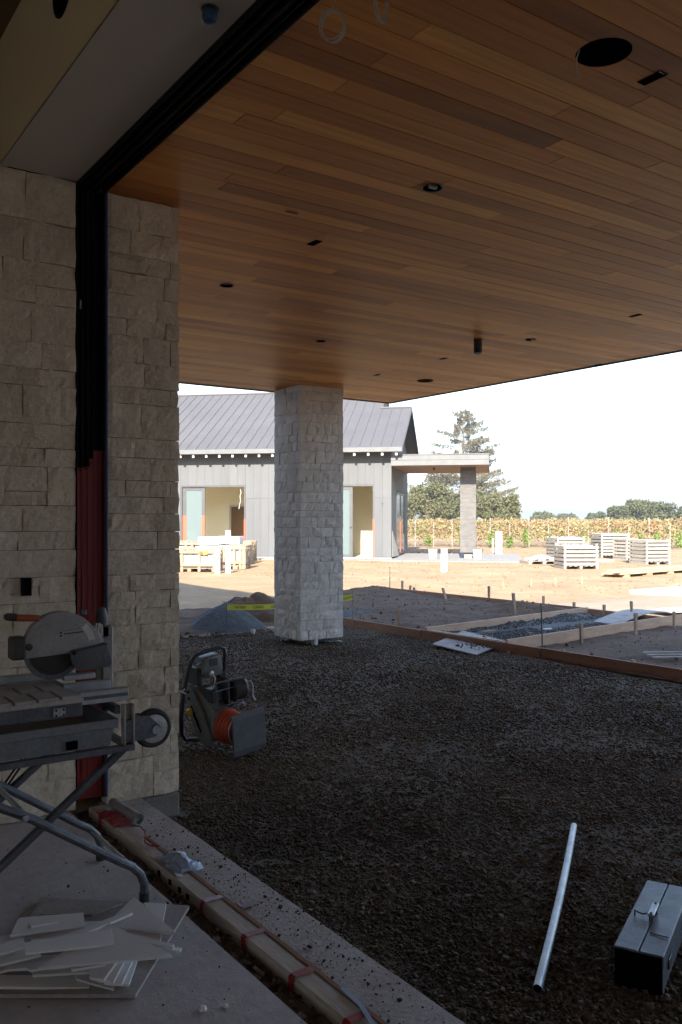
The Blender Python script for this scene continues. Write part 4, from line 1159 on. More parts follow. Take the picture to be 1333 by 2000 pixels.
for a, b in (((-.31, -.07, .30), (-.31, .2, .30)), ((-.31, -.07, .42), (-.31, .2, .42)), ((-.31, -.07, .48), (-.31, .2, .48)), ((-.31, -.05, .26), (-.31, -.05, .50)), ((-.31, .06, .26), (-.31, .06, .50)), ((-.31, .2, .26), (-.31, .2, .50)), ((-.31, .06, .27), (-.31, .2, .32)), ((-.31, .06, .32), (-.31, .2, .27))):
    TB().tube([a, b], .0045, 6).build('cage_rod', M['steel_dark'], tm, smooth=True)
mb = TB(); mb.prism([(-.54, -.05, .50), (-.54, -.075, .53), (-.54, -.055, .645), (-.54, .085, .655), (-.54, .10, .54), (-.54, .085, .50)], (.12, 0, 0)); tk_ = mb.build('fuel_tank', M['tank'], tm, bevel=.012, smooth=True)
mb = TB(); mb.cbox(-.4185, -.415, -.02, .05, .58, .635, .001); mb.build('tank_recess', M['engine'], tk_)
TB().lathe([(.022, 0), (.022, .02), (.014, .024)], (-.42, -.02, .53), (1, 0, 0), n=16).build('fuel_cap', M['galv'], tk_, smooth=True)
TB().tube([(-.42, .0, .53), (-.40, .01, .49), (-.40, -.005, .44), (-.40, -.03, .40)], .005, 6).build('fuel_hose', M['wire'], tm, smooth=True)
mb = TB(); mb.cbox(-.60, -.46, -.10, -.055, .44, .57, .012); mb.build('throttle_bracket', M['engine'], tm)
TB().tube([(-.47, -.10, .60), (-.46, -.06, .615), (-.45, -.02, .60)], .006, 6).build('throttle_lever', M['galv'], tm, smooth=True)
hp = [(-.50, .13, .42), (-.50, .165, .52), (-.50, .178, .62), (-.50, .17, .668), (-.50, .13, .684), (-.50, -.02, .676), (-.50, -.09, .66), (-.50, -.13, .62), (-.51, -.16, .52), (-.53, -.19, .38), (-.55, -.205, .22), (-.56, -.20, .09), (-.56, -.17, .04), (-.55, -.12, .028), (-.45, -.03, .03), (-.38, .02, .04)]
TB().tube(hp, .0155, 10).build('handle_loop', M['black_paint'], tm, smooth=True)
mb = TB(); mb.cbox(-.545, -.47, .09, .165, .42, .50, .012); mb.build('handle_mount', M['rubber'], tm)
TB().lathe([(.02, 0), (.024, .02), (.024, .05), (.012, .06)], (-.56, -.13, .26), (0, .3, -1), n=14).build('filter_bowl', M['yellow'], tm, smooth=True)
TB().tube([(-.30, .205, .42), (-.28, .24, .44), (-.28, .255, .40), (-.28, .25, .33), (-.27, .265, .29)], [.012, .010, .008, .007, .006], 8).build('choke_lever', M['galv'], tm, smooth=True)
TB().tube([(-.29, .12, .285), (-.28, .16, .30), (-.28, .18, .28), (-.285, .17, .265)], .004, 6).build('wire_clip', M['galv'], tm, smooth=True)

# ------------------------------------------------------------------ conduit and toolbox
t = thing('metal_conduit', (2.98, 2.6, GZ), 'bare silver metal conduit lying on the gravel at lower right', 'conduit')
a, b = Vector((3.665, 3.10, -.092)), Vector((2.297, 2.105, -.10)); s_ = (b-a).cross(Vector((0, 0, 1))).normalized()
pts = [a+(b-a)*k/10-s_*(.008*math.sin(math.pi*k/10)) for k in range(11)]
MB().tube(pts, .0172, 14, caps=False).build('tube', M['galv'], t, smooth=True)
MB().tube([pts[-2]+(pts[-1]-pts[-2])*.9, pts[-1]-(pts[-1]-pts[-2])*.02], .0145, 14).build('open_end', M['void'], t)
tx = thing('toolbox', (2.9, 2.08, GZ), 'scuffed grey steel cantilever toolbox standing on the gravel at lower right', 'toolbox')
e1 = Vector((.9005, .4348, 0)); e2 = Vector((.4348, -.9005, 0))
TM = Matrix(((e1.x, e2.x, 0, 2.588), (e1.y, e2.y, 0, 2.008), (0, 0, 1, 0), (0, 0, 0, 1)))
def XB():
    mb = MB(); mb.M = TM; return mb
TW, TLn, TT = .172, .655, .012
bd = XB().cbox(.004, TLn-.004, .003, TW-.003, GZ-.012, TT-.045, .004).build('body', M['toolbox'], tx)
XB().box(-.0035, -.0005, .004, TW-.004, GZ, TT-.006).build('black_end_sheet', M['void'], tx)  # near end face covered by a thin flat black sheet
XB().cbox(0, TLn, 0, TW/2-.002, TT-.048, TT, .004).build('lid', M['toolbox'], tx)
XB().cbox(0, TLn, TW/2+.002, TW, TT-.048, TT, .004).build('lid', M['toolbox'], tx)
mb = XB()
mb.box(.25, .263, TW/2-.008, TW/2+.008, TT, TT+.028); mb.box(.337, .35, TW/2-.008, TW/2+.008, TT, TT+.028)
mb.build('handle_post', M['steel_dark'], tx)
XB().cbox(.24, .36, TW/2-.013, TW/2+.013, TT+.028, TT+.036, .003).build('handle', M['galv'], tx)
for x in (.252, .348): XB().lathe([(.005, 0), (.005, .002)], (x, TW/2, TT+.0362), n=10).build('rivet', M['rubber'], tx)
XB().tube([(.285, .02, TT), (.285, .02, TT+.02), (.28, .035, TT+.017), (.285, .05, TT+.012), (.285, TW/2-.012, TT+.02)], .003, 6).build('latch_wire', M['rubber'], tx, smooth=True)
XB().tube([(.16, TW/2+.012, TT+.004), (.155, TW/2+.03, TT+.003), (.15, TW-.008, TT+.004)], .0022, 6).build('latch_wire', M['rubber'], tx, smooth=True)
for k in range(2): XB().cbox(.1+.34*k, .16+.34*k, TW-.002, TW+.004, TT-.09, TT-.055, .002).build('hinge_arm', M['steel_dark'], tx)
# ------------------------------------------------------------------ concrete forms
def form_board(a, b, h, m, label, z0=GZ-.02, w=.038):
    a = Vector(a); b = Vector(b); c = (a+b)/2
    t = thing('form_board', (c.x, c.y, z0), label, 'form board', 'timber form boards set in the ground')
    d = (b-a).normalized(); n = max(2, int((b-a).length/.35)); s = Vector((-d.y, d.x, 0))*w/2
    vs = []; fs = []
    for i in range(n+1):
        p = a+(b-a)*i/n; q = s*(1+.0) ; j = noise.noise((p.x*.9, p.y*.9, 2))*.008
        o = Vector((-d.y, d.x, 0))*j
        for sx, zz in ((-1, z0), (1, z0), (1, z0+h+j*.3), (-1, z0+h+j*.3)):
            vs.append((p.x+s.x*sx+o.x, p.y+s.y*sx+o.y, zz))
    for i in range(n):
        for k in range(4): fs.append((i*4+k, i*4+(k+1) % 4, (i+1)*4+(k+1) % 4, (i+1)*4+k))
    fs += [(0, 1, 2, 3), tuple(n*4+k for k in range(4))[::-1]]
    MB().add(vs, fs).build('plank', m, t)
    return t
form_board((7.86, 11.5, 0), (7.865, 9.36, 0), .145, M['form'], 'reddish form board edging the gravel just right of the stone column')
form_board((7.87, 9.355, 0), (7.91, 7.2, 0), .15, M['form'], 'reddish form board edging the gravel behind the dirty plywood sheet')
form_board((7.93, 7.25, 0), (8.07, 3.5, 0), .15, M['form'], 'reddish form board edging the gravel toward the right edge')
form_board((7.9, 9.31, 0), (12.02, 9.88, 0), .185, M['form_x'], 'pale cross form board, the farther of the two')
form_board((7.94, 7.79, 0), (13.2, 8.38, 0), .185, M['form_x'], 'pink toned cross form board, the nearer of the two')
form_board((12.0, 8.32, 0), (12.02, 9.84, 0), .16, M['form'], 'short form board closing the gravel bay at its far end')
form_board((12.04, 9.9, 0), (11.95, 15.4, 0), .17, M['form'], 'long far form board running along the edge of the sunlit road')
t = thing('form_splice', (7.95, 9.0, GZ), 'thin wood strip lying along the form board behind the plywood', 'wood strip')
MB().bar((7.93, 9.2, -.005), (7.99, 7.9, -.005), .05, .018).build('strip', M['lumber'], t)

STK = [(11.48,12.85,11.39,12.91,.20,'tilted wood stake leaning left at the far form board'),
(12.01,12.26,12.01,12.26,.25,'tall wood stake with chipped top at the far form board'),
(10.58,10.17,10.54,10.19,.33,'tall thin grey stake behind the pale cross board'),
(12.28,11.63,12.28,11.63,.01,'short wood stake just left of the small dirt heap, by the road'),
(12.34,11.16,12.34,11.16,.12,'wood stake behind the small dirt heap by the road'),
(12.10,10.23,12.10,10.23,.09,'wood stake at the far end of the pale cross board'),
(12.01,9.51,12.01,9.51,.11,'wood stake at the far end of the gravel bay'),
(12.12,9.03,12.11,9.04,.20,'brown wood stake at the back corner of the gravel bay'),
(10.48,7.75,10.48,7.75,.22,'tall grey stake nailed to the middle of the nearer cross board'),
(11.74,7.99,11.74,7.99,.14,'grey stake nailed near the right end of the nearer cross board'),
(9.21,7.66,9.20,7.66,.17,'tall wood stake nailed to the nearer cross board, left part'),
(8.49,7.92,8.49,7.92,.07,'wood stake where the nearer cross board meets the long form board'),
(8.15,7.05,8.15,7.05,-.02,'low stake head behind the long form board right of the rebar'),
(8.2,6.1,8.2,6.1,-.02,'low stake head farthest right behind the long form board'),
(8.95,10.01,8.95,10.02,.06,'short wood stake in the dirt behind the pale cross board'),
(8.12,9.20,8.12,9.20,-.005,'low stake head in front of the pale cross board'),
(8.2,8.45,8.2,8.45,-.005,'low stake head right behind the plywood sheet'),
(12.00,14.95,12.00,14.95,.20,'tall dark stake at the far left end of the far form board'),
(12.35,15.11,12.36,15.11,.07,'left of two close short stakes at the far form board'),
(12.09,14.65,12.09,14.65,.07,'right of two close short stakes at the far form board'),
(8.2,10.30,8.19,10.30,.19,'tall broad wood stake behind the long form board right of the column'),
(8.15,11.2,8.15,11.2,.05,'short dark stake nearest the stone column')]
for bx_, by_, tx_, ty_, tz_, lb in STK:
    z0 = GZ-.06; Rk = random.Random(int(bx_*100+by_*10)); w = .04 if lb[0] != 't' else .044
    t = thing('wood_stake', (bx_, by_, GZ), lb, 'stake', 'wood stakes holding the forms')
    mb = MB(); rz = Rk.uniform(-.3, .3); s = Vector((math.cos(rz), math.sin(rz), 0)); u = Vector((-s.y, s.x, 0))
    vs = []
    for (x, y, z_), k in (((bx_, by_, z0), .7), ((tx_+(tx_-bx_)*0, ty_, tz_-.015), 1), ((tx_, ty_, tz_), .88)):
        for i, j in ((-1, -1), (1, -1), (1, 1), (-1, 1)):
            p = Vector((x, y, z_))+s*(i*w/2*k)+u*(j*.02*k); p.z += Rk.uniform(-.004, .004) if k == .88 else 0; vs.append(p)
    mb.add(vs, [(3, 2, 1, 0), (8, 9, 10, 11)]+[(a*4+k, a*4+(k+1) % 4, a*4+4+(k+1) % 4, a*4+4+k) for a in range(2) for k in range(4)])
    mb.build('shaft', M['stake'], t)
for a, b, lb in (((8.06, 7.30, GZ), (8.04, 7.31, .527), 'thin rusty rebar stake standing at the long form board'), ((7.785, 10.932, GZ), (7.785, 10.932, .471), 'thin wood lath holding the right end of the caution tape'),
                 ((11.977, 15.367, GZ), (11.977, 15.367, .49), 'thin dark rebar stake on the far dirt berm'), ((5.971, 11.635, GZ), (5.971, 11.635, .30), 'thin stake holding the left end of the caution tape')):
    t = thing('rebar_stake', a, lb, 'stake', 'thin stakes')
    a = Vector(a); b = Vector(b); n = 24
    pts = [a+(b-a)*i/n for i in range(n+1)]
    MB().tube(pts, [.009 if i % 2 else .0078 for i in range(n+1)], 8).build('rod', M['stake'] if 'wood' in lb else M['steel_dark'], t, smooth=True)
    if 'rebar' in lb: MB().lathe([(.0095, 0), (.0095, .012)], (b.x, b.y, b.z-.012), n=8).build('tip', M['rubber'], t)

# caution tape
A, Bq = Vector((5.971, 11.628, .238)), Vector((7.785, 10.925, .35))
ct = thing('caution_tape', ((A.x+Bq.x)/2, (A.y+Bq.y)/2, GZ), 'yellow caution tape stretched behind the stone column between two stakes', 'caution tape')
n = 40; vs = []
Lt = (Bq-A); ln = Lt.length
def tape_pt(s, v):
    p = A+Lt*s; sag = -.05*4*s*(1-s)
    p = p+Vector((0, 0, sag+v)); nrm = Vector((Lt.y, -Lt.x, 0)).normalized()
    return p+nrm*(noise.noise((s*6, v*8, 1))*.006)
for i in range(n+1):
    vs += [tape_pt(i/n, -.04), tape_pt(i/n, 0), tape_pt(i/n, .04)]
MB().add(vs, [(i*3+k, i*3+k+1, (i+1)*3+k+1, (i+1)*3+k) for i in range(n) for k in range(2)]).build('ribbon', M['tape'], ct, smooth=True)
def text_mesh(s):
    cu = bpy.data.curves.new('t', 'FONT'); cu.body = s; cu.size = 1.0; cu.resolution_u = 2
    ob = bpy.data.objects.new('t', cu); COL.objects.link(ob)
    dg = bpy.context.evaluated_depsgraph_get(); me = bpy.data.meshes.new_from_object(ob.evaluated_get(dg))
    vs = [v.co.copy() for v in me.vertices]; fs = [tuple(p.vertices) for p in me.polygons]
    bpy.data.objects.remove(ob); bpy.data.curves.remove(cu)
    return vs, fs
nrm = Vector((Lt.y, -Lt.x, 0)).normalized()
if nrm.dot(Vector((-A.x, -A.y, 0))) < 0: nrm = -nrm
for k in range(7):
    w = 'CAUTION' if k % 2 == 0 else 'CUIDADO'
    tv, tf = text_mesh(w); W_ = max(v.x for v in tv)-min(v.x for v in tv); H_ = max(v.y for v in tv)
    s0 = (457+35.2*k-443)/245
    out = []
    for v in tv:
        s = s0+(v.x/W_)*.165/ln
        out.append(tape_pt(min(s, 1), -.018+(v.y/H_)*.042)+nrm*.0035)
    MB().add(out, tf).build('lettering', M['black_metal'], ct)

# plywood sheets
def sheet(name, quad, m, label, z=GZ+.02, th=.014, tilt=(0, 0)):
    pts = [Vector(p) for p in quad]; c = sum(pts, Vector())/4
    t = thing(name, (c.x, c.y, z), label, 'plywood sheet')
    pts = [Vector((p.x, p.y, z+(p.x-c.x)*tilt[0]+(p.y-c.y)*tilt[1])) for p in pts]
    MB().prism(pts, (0, 0, th)).build('sheet', m, t)
    return t
pl = sheet('plywood_sheet', [at(845, 1265), at(930, 1282), at(995, 1264), at(905, 1247)], M['plywood'], 'dirty pale plywood sheet lying against the form board on the gravel', z=GZ+.05, tilt=(.05, .03))
n = 260; cc = at(935, 1266)
x = rs.normal(7.95, .2, n); y = rs.normal(8.2, .16, n); size = np.clip(np.exp(rs.normal(math.log(.008), .5, n)), .003, .02)
keepm = (np.abs(x-7.95) < .38) & (np.abs(y-8.2) < .3); x, y, size = x[keepm], y[keepm], size[keepm]
o = stones_mass('spilled_gravel', np.stack([x, y, GZ+.068+(x-7.88)*.05+(y-8.4)*.03+size*.2], 1), size, M['gravel'], 41); tag(o, 'dark gravel spilled on the dirty plywood sheet', 'gravel', kind='stuff')
t = thing('wood_block', at(970, 1276), 'short wood scrap sticking out under the plywood sheet corner', 'wood scrap')
MB().cbox(7.86, 8.05, 7.66, 7.71, GZ+.01, GZ+.04, .003).build('block', M['lumber_x'], t)
t = thing('plywood_ramp', (12.3, 8.9, GZ), 'grey plywood sheet bent over the far form board like a ramp', 'plywood sheet')
mb = MB(); vs = []
for i in range(9):
    s = i/8; x = 11.25+1.55*s; z_ = GZ+.03+.12*math.sin(math.pi*min(1, s*.75))
    for y in (8.62+.2*s, 9.12+.2*s):
        vs += [(x, y, z_), (x, y, z_+.014)]
fs = []
for i in range(8):
    k = i*4; fs += [(k, k+4, k+6, k+2), (k+1, k+3, k+7, k+5), (k, k+1, k+5, k+4), (k+2, k+6, k+7, k+3)]
fs += [(0, 2, 3, 1), (32, 33, 35, 34)]
mb.add(vs, fs); mb.build('sheet', M['plywood'], t)
sheet('plywood_sheet', [(13.0, 8.9, 0), (14.3, 8.7, 0), (14.5, 9.3, 0), (13.1, 9.5, 0)], M['plywood'], 'grey plywood sheet lying flat at the right end of the forms', z=GZ+.09)
t = thing('foam_scrap', at(950, 1242), 'small white scrap lying on the grey gravel between the forms', 'scrap')
MB().cbox(9.75, 9.92, 8.80, 8.84, GZ+.04, GZ+.065, .004).build('piece', M['white'], t)
for k in range(3):
    t = thing('wood_lath', at(1255+k*14, 1290+k*5), 'pale weathered lath half buried in the dirt, %s of three' % ('leftmost', 'middle', 'rightmost')[k], 'wood lath', 'laths in the dirt at right')
    p = at(1255+k*10, 1287+k*5); MB().bar((p.x, p.y, GZ+.075), (p.x+.55, p.y+.02-.3, GZ+.07), .05, .015).build('strip', M['plywood'], t)

# soil heaps
def heap(name, cx_, cy_, rx, ry, h, m, label, seed, pw=1.35, rough=.05, rot=0):
    nr, na = 22, 56; vs = [(cx_, cy_, GZ+h)]; fs = []
    for i in range(1, nr+1):
        s = i/nr
        for k in range(na):
            a = 2*math.pi*k/na
            q = 1+.22*noise.noise((math.cos(a)*1.5, math.sin(a)*1.5, seed))
            x0 = rx*s*q*math.cos(a); y0 = ry*s*q*math.sin(a)
            x = cx_+x0*math.cos(rot)-y0*math.sin(rot); y = cy_+x0*math.sin(rot)+y0*math.cos(rot)
            z_ = GZ-.03+(h+.03)*max(0, (1-s**pw))+(noise.noise((x*3, y*3, seed))*rough+noise.noise((x*9, y*9, seed))*rough*.5)*min(1, (1-s)*5)
            vs.append((x, y, z_))
    fs += [(0, 1+k, 1+(k+1) % na) for k in range(na)]
    for i in range(nr-1):
        for k in range(na):
            a = 1+i*na+k; b = 1+i*na+(k+1) % na
            fs.append((a, a+na, b+na, b))
    o = MB().add(vs, fs).build(name, m, smooth=True, ang=80)
    return tag(o, label, name.replace('_', ' '))
M['pile_gravel'] = mat('pile_gravel', (.095,.098,.102), (.055,.057,.06), scale=16, rough=.95, bump=1.0, bscale=40, fine=.3)
heap('gravel_pile', 6.2, 12.07, .66, .72, .40, M['pile_gravel'], 'blue grey gravel pile behind the caution tape', 2, rough=.03)
heap('dirt_pile', 7.05, 12.75, 1.15, .7, .45, M['dirt_dark'], 'brown dirt pile beside the grey gravel pile, behind the column', 5, rough=.1)
heap('gravel_pile', 8.6, 12.1, .8, .6, .13, M['pile_gravel'], 'low spread of grey gravel right of the stone column', 7, rough=.02)
heap('dirt_pile', 5.0, 12.4, .9, .6, .10, M['dirt_dark'], 'low dark dirt hump left of the gravel pile beside the pier', 9, rough=.08)
heap('darkened_soil', 5.6, 13.3, 3.3, 1.9, .07, M['dirt_dark'], 'low spread of disturbed soil behind the gravel pile, darkened to deepen the shade', 13, pw=3, rough=.06)  # disturbed soil, coloured dark to deepen the shade on pale ground
n = 500
a = rs.uniform(0, 6.28, n); rr_ = rs.uniform(.75, 1.35, n)
x = 6.25+np.cos(a)*rr_*1.4; y = 12.0+np.sin(a)*rr_*.8; size = np.clip(np.exp(rs.normal(math.log(.02), .5, n)), .006, .07)
o = stones_mass('soil_lumps', np.stack([x, y, np.full(n, GZ+.01)], 1), size, M['clod'], 51); tag(o, 'dark soil lumps around the foot of the gravel pile', 'soil', kind='stuff')
t = thing('pipe_stub', (6.125, 11.1, GZ), 'white pvc pipe stub standing in the soil left of the column', 'pipe')
MB().lathe([(.028, -.05), (.028, .075), (.024, .075), (.024, .03)], (6.125, 11.1, GZ), n=16, cap=False).build('pipe', M['pvc'], t, smooth=True)
MB().lathe([(.034, .045), (.034, .082), (.027, .082)], (6.125, 11.1, GZ), n=16, cap=False).build('coupling', M['pvc'], t, smooth=True)
t = thing('paper_scrap', at(655, 1257), 'white paper scrap on the gravel at the foot of the column', 'scrap')
mb = MB(); c = at(650, 1257); vs = []
for i in range(8):
    for j in range(3): vs.append((c.x-.18*.82+.36*i/7*.82, c.y+.18*.57-.36*i/7*.57+.05*j, GZ+.02+abs(noise.noise((i*.7, j*.9, 3)))*.04))
mb.add(vs, [(i*3+j, i*3+j+1, i*3+j+4, i*3+j+3) for i in range(7) for j in range(2)]); mb.build('sheet', M['white'], t)
# ------------------------------------------------------------------ guest house across the yard
TH = math.radians(10)
C0 = at(765, 1093)
aL = Vector((-math.cos(TH)*RT[0]+math.sin(TH)*FW[0], -math.cos(TH)*RT[1]+math.sin(TH)*FW[1], 0))
bN = Vector((math.sin(TH)*RT[0]+math.cos(TH)*FW[0], math.sin(TH)*RT[1]+math.cos(TH)*FW[1], 0))
HM = Matrix(((aL.x, bN.x, 0, C0.x), (aL.y, bN.y, 0, C0.y), (0, 0, 1, GZ), (0, 0, 0, 1)))
hs = thing('guest_house', C0, 'dark grey board-sided house with a metal gable roof across the yard', 'house')
def HB():
    mb = MB(); mb.M = HM; return mb
# a runs left along the front, b inward, z up from ground
D1, D2 = (8.22, 6.42), (3.55, .79)     # front door openings (left edge, right edge)
DT = 3.10
EZ = 4.62
LEN = 17.0
wl_ = HB()
def wall_boards(a0, a1, z0, z1):
    n = max(1, int(round(abs(a1-a0)/.36))); 
    for i in range(n):
        x0 = a0+(a1-a0)*i/n; x1 = a0+(a1-a0)*(i+1)/n
        HB().cbox(x0+.0018, x1-.0018, -.0-random.Random(i*7+int(x0*10)).uniform(0, .003), .03, z0, z1, .002).build('siding_board', M['siding'], hs)
# backing walls
mb = HB()
for a0, a1, z0, z1 in ((0.02, D2[1], .08, 4.9), (D2[0], D1[1], .08, 4.9), (11.75, LEN, .08, 4.9), (9.25, 9.7, .08, 4.9), (9.7, 11.75, DT, 4.9), (D2[1], D2[0], DT, 4.9), (D1[1], 9.25, DT, 4.9)):  # gap left of the doors is an added opening to sunlight the rooms
    mb.box(a0, a1, .031, .16, z0, z1)
mb.build('wall', M['siding'], hs)
wall_boards(.0, D2[1]-.05, 2.62, 4.8); wall_boards(.0, D2[1]-.05, .1, 2.6)
wall_boards(D2[1]-.05, D2[0]+.05, DT+.06, 4.8)
wall_boards(D2[0]+.05, D1[1]-.06, 2.62, 4.8); wall_boards(D2[0]+.05, D1[1]-.06, .1, 2.6)
wall_boards(D1[1]-.06, 9.31, DT+.06, 4.8); wall_boards(9.31, 9.68, .1, 4.8); wall_boards(9.68, 11.75, DT+.06, 4.8); wall_boards(11.75, 13.2, .1, 4.8)
HB().box(.0, D2[1]-.05, -.012, .03, 2.602, 2.618).build('joint_flashing', M['trim'], hs)
HB().box(D2[0]+.05, D1[1]-.06, -.012, .03, 2.602, 2.618).build('joint_flashing', M['trim'], hs)
HB().box(-.02, LEN, -.05, .03, -.05, .085).build('plinth', M['concrete_gray'], hs)
HB().box(.35, .42, -.012, -.004, 2.33, 2.36).build('wall_mark', M['black_metal'], hs)
# doors
def door(a0, a1, am, red):
    """frame from a1 (right) to a0 (left); am mullion"""
    d = HB()
    d.box(a1-.05, a1, -.015, .15, .06, DT+.05); d.box(a0, a0+.05, -.015, .15, .06, DT+.05); d.box(a1, a0, -.015, .15, DT, DT+.05); d.box(a1, a0, -.02, .15, .05, .075)
    f = d.build('door_frame', M['frame_gray'], hs)
    d = HB(); d.box(am, am+.14, .05, .10, .08, DT-.002); d.box(a0-.16, a0-.002, .05, .10, .08, DT-.002); d.box(am+.14, a0-.16, .05, .10, DT-.14, DT-.002); d.box(am+.14, a0-.16, .05, .10, .08, .2)
    s = d.build('sliding_door', M['frame_gray'], hs)
    HB().box(am+.14, a0-.16, .07, .08, .2, DT-.14).build('pane', M['glass'], s)
    if red:
        r = HB(); r.box(am+.006, am+.146, .042, .049, .1, red); r.build('red_film', M['red_film_bright'], s)
        r = HB(); r.box(a0-.166, a0-.008, .042, .049, .1, red); r.build('red_film', M['red_film_bright'], s)
    r = HB(); r.box(a1-.052, a1+.004, -.022, -.017, .1, 1.7); r.build('red_film', M['red_film_bright'], f)
    return f
door(9.24, D1[1], D1[0], 1.85)
door(D2[0], D2[1], 1.66, 0)
HB().lathe([(.03, 0), (.03, .03)], (1.73, .045, 1.35), (0, -1, 0), n=10).build('door_pull', M['black_metal'], hs)
HB().tube([(6.6, .02, 3.0), (6.56, .02, 2.85), (6.62, .02, 2.7), (6.58, .02, 2.5), (6.63, .02, 2.35), (6.66, .02, 2.15)], .012, 6).build('hanging_wire', M['white'], hs, smooth=True)
# rooms behind the doors
mb = HB()
mb.box(.25, 11.8, .17, 3.6, .04, .06)
rf = mb.build('room_floor', M['tail'], hs)
mb = HB()
mb.box(.25, 7.15, 3.6, 3.7, .06, 4.4); mb.box(8.15, 11.8, 3.6, 3.7, .06, 4.4); mb.box(7.15, 8.15, 3.6, 3.7, 2.3, 4.4)
mb.box(.15, .25, .17, 3.7, .06, 4.4); mb.box(11.8, 11.9, .17, 3.7, .06, 4.4);
mb.build('room_wall', M['cream'], hs)
HB().box(.15, 11.9, .17, 5.6, 4.4, 4.5).build('room_ceiling', M['cream'], hs)
mb = HB(); mb.box(6.6, 8.9, 5.5, 5.6, .06, 4.4); mb.box(6.5, 6.6, 3.7, 5.6, .06, 4.4); mb.box(8.9, 9, 3.7, 5.6, .06, 4.4)
mb.build('back_room', M['tan'], hs)
mb = HB(); mb.box(8.15, 8.22, 3.57, 3.6, .06, 2.36); mb.box(7.15, 8.15, 3.57, 3.6, 2.3, 2.36)
mb.build('door_casing', M['tail'], hs)
HB().box(7.2, 7.45, 4.6, 5.0, .06, 1.2).build('cabinet', M['dark_wood'], hs)
# side (gable) wall
DS = 7.0
mb = HB(); mb.box(.031, .16, .16, DS, .08, 4.9); mb.prism([(.031, 0.1, 4.9), (.031, DS, 4.9), (.031, 3.6, 6.5)], (.13, 0, 0)); mb.build('wall', M['siding'], hs)
for i in range(19):
    b0 = .03+i*.365
    if 1.9 < b0 < 5.2: zr = ((2.95, 4.9),)
    else: zr = ((.1, 4.9),)
    for z0, z1 in zr: HB().cbox(0.0, .03, b0+.004, b0+.361, z0, z1+.0, .004).build('siding_board', M['siding'], hs)
w = HB(); w.box(-.02, .06, 1.95, 2.05, .1, 2.9); w.box(-.02, .06, 3.5, 3.6, .1, 2.9); w.box(-.02, .06, 5.1, 5.2, .1, 2.9); w.box(-.02, .06, 2.05, 5.1, 2.8, 2.9); w.box(-.02, .06, 2.05, 5.1, .1, .2)
wf = w.build('window_frame', M['frame_gray'], hs)
HB().box(.0, .025, 2.05, 3.5, .2, 2.8).build('pane', M['window_dark'], wf); HB().box(.0, .025, 3.6, 5.1, .2, 2.8).build('pane', M['window_dark'], wf)
HB().box(-.03, -.022, 3.5, 3.62, .15, 1.6).build('red_film', M['red_film_bright'], wf)
HB().prism([(-.03, .2, .1), (-.12, 1.9, .1), (-.03, .2, 1.2)], (.02, .02, 0)).build('plastic_wrap', M['slab_stone'], hs)
# roof
OV, RK = .70, .5
SL = (6.83-EZ)/(3.7+OV)
def roof_pt(a, b, up=0): return (a, b, EZ+SL*(b+OV)+up)
k = 0
a = -RK
while a < LEN:
    a1 = min(a+.445, LEN)
    top = 3.7 if a1 <= .95 else 6.0
    r_ = HB()
    r_.add([roof_pt(a+.002, -OV), roof_pt(a1-.002, -OV), roof_pt(a1-.002, top), roof_pt(a+.002, top), roof_pt(a+.002, -OV, .05), roof_pt(a1-.002, -OV, .05), roof_pt(a1-.002, top, .05), roof_pt(a+.002, top, .05)], [(0, 3, 2, 1), (4, 5, 6, 7), (0, 1, 5, 4), (1, 2, 6, 5), (2, 3, 7, 6), (3, 0, 4, 7)])
    o = r_.build('roof_panel', M['roof'], hs)
    s_ = HB()
    s_.add([roof_pt(a-.012, -OV, .0505), roof_pt(a+.012, -OV, .0505), roof_pt(a+.012, top, .0505), roof_pt(a-.012, top, .0505), roof_pt(a-.006, -OV, .09), roof_pt(a+.006, -OV, .09), roof_pt(a+.006, top, .09), roof_pt(a-.006, top, .09)], [(0, 3, 2, 1), (4, 5, 6, 7), (0, 1, 5, 4), (1, 2, 6, 5), (2, 3, 7, 6), (3, 0, 4, 7)])
    s_.build('seam', M['trim'], o)
    a = a1
# back slopes
r_ = HB()
zr1 = EZ+SL*(3.7+OV); zr2 = EZ+SL*(6.0+OV)
for a0, a1, b0, zr in ((-RK, .95, 3.7, zr1), (.95, LEN, 6.0, zr2)):
    b1 = 2*b0+OV
    r_.add([(a0, b0, zr), (a1, b0, zr), (a1, b1, EZ), (a0, b1, EZ), (a0, b0, zr+.05), (a1, b0, zr+.05), (a1, b1, EZ+.05), (a0, b1, EZ+.05)], [(0, 3, 2, 1), (4, 5, 6, 7), (0, 1, 5, 4), (1, 2, 6, 5), (2, 3, 7, 6), (3, 0, 4, 7)])
r_.build('roof_back', M['roof'], hs)
HB().prism([(.96, -.1+3.3, 6.3), (.96, 9, 5.0), (.96, 6.0, zr2-.03)], (.1, 0, 0)).build('gable_wall', M['siding'], hs)
mb = HB(); mb.box(-RK, .95, 3.6, 3.8, zr1+.03, zr1+.085); mb.build('ridge_cap', M['roof'], hs)
mb = HB(); mb.box(.95, LEN, 5.9, 6.1, zr2+.03, zr2+.085); mb.build('ridge_cap', M['roof'], hs)
mb = HB(); mb.box(-RK-.01, LEN, -OV-.09, -OV-.002, EZ-.13, EZ+.055); mb.build('gutter', M['trim'], hs)
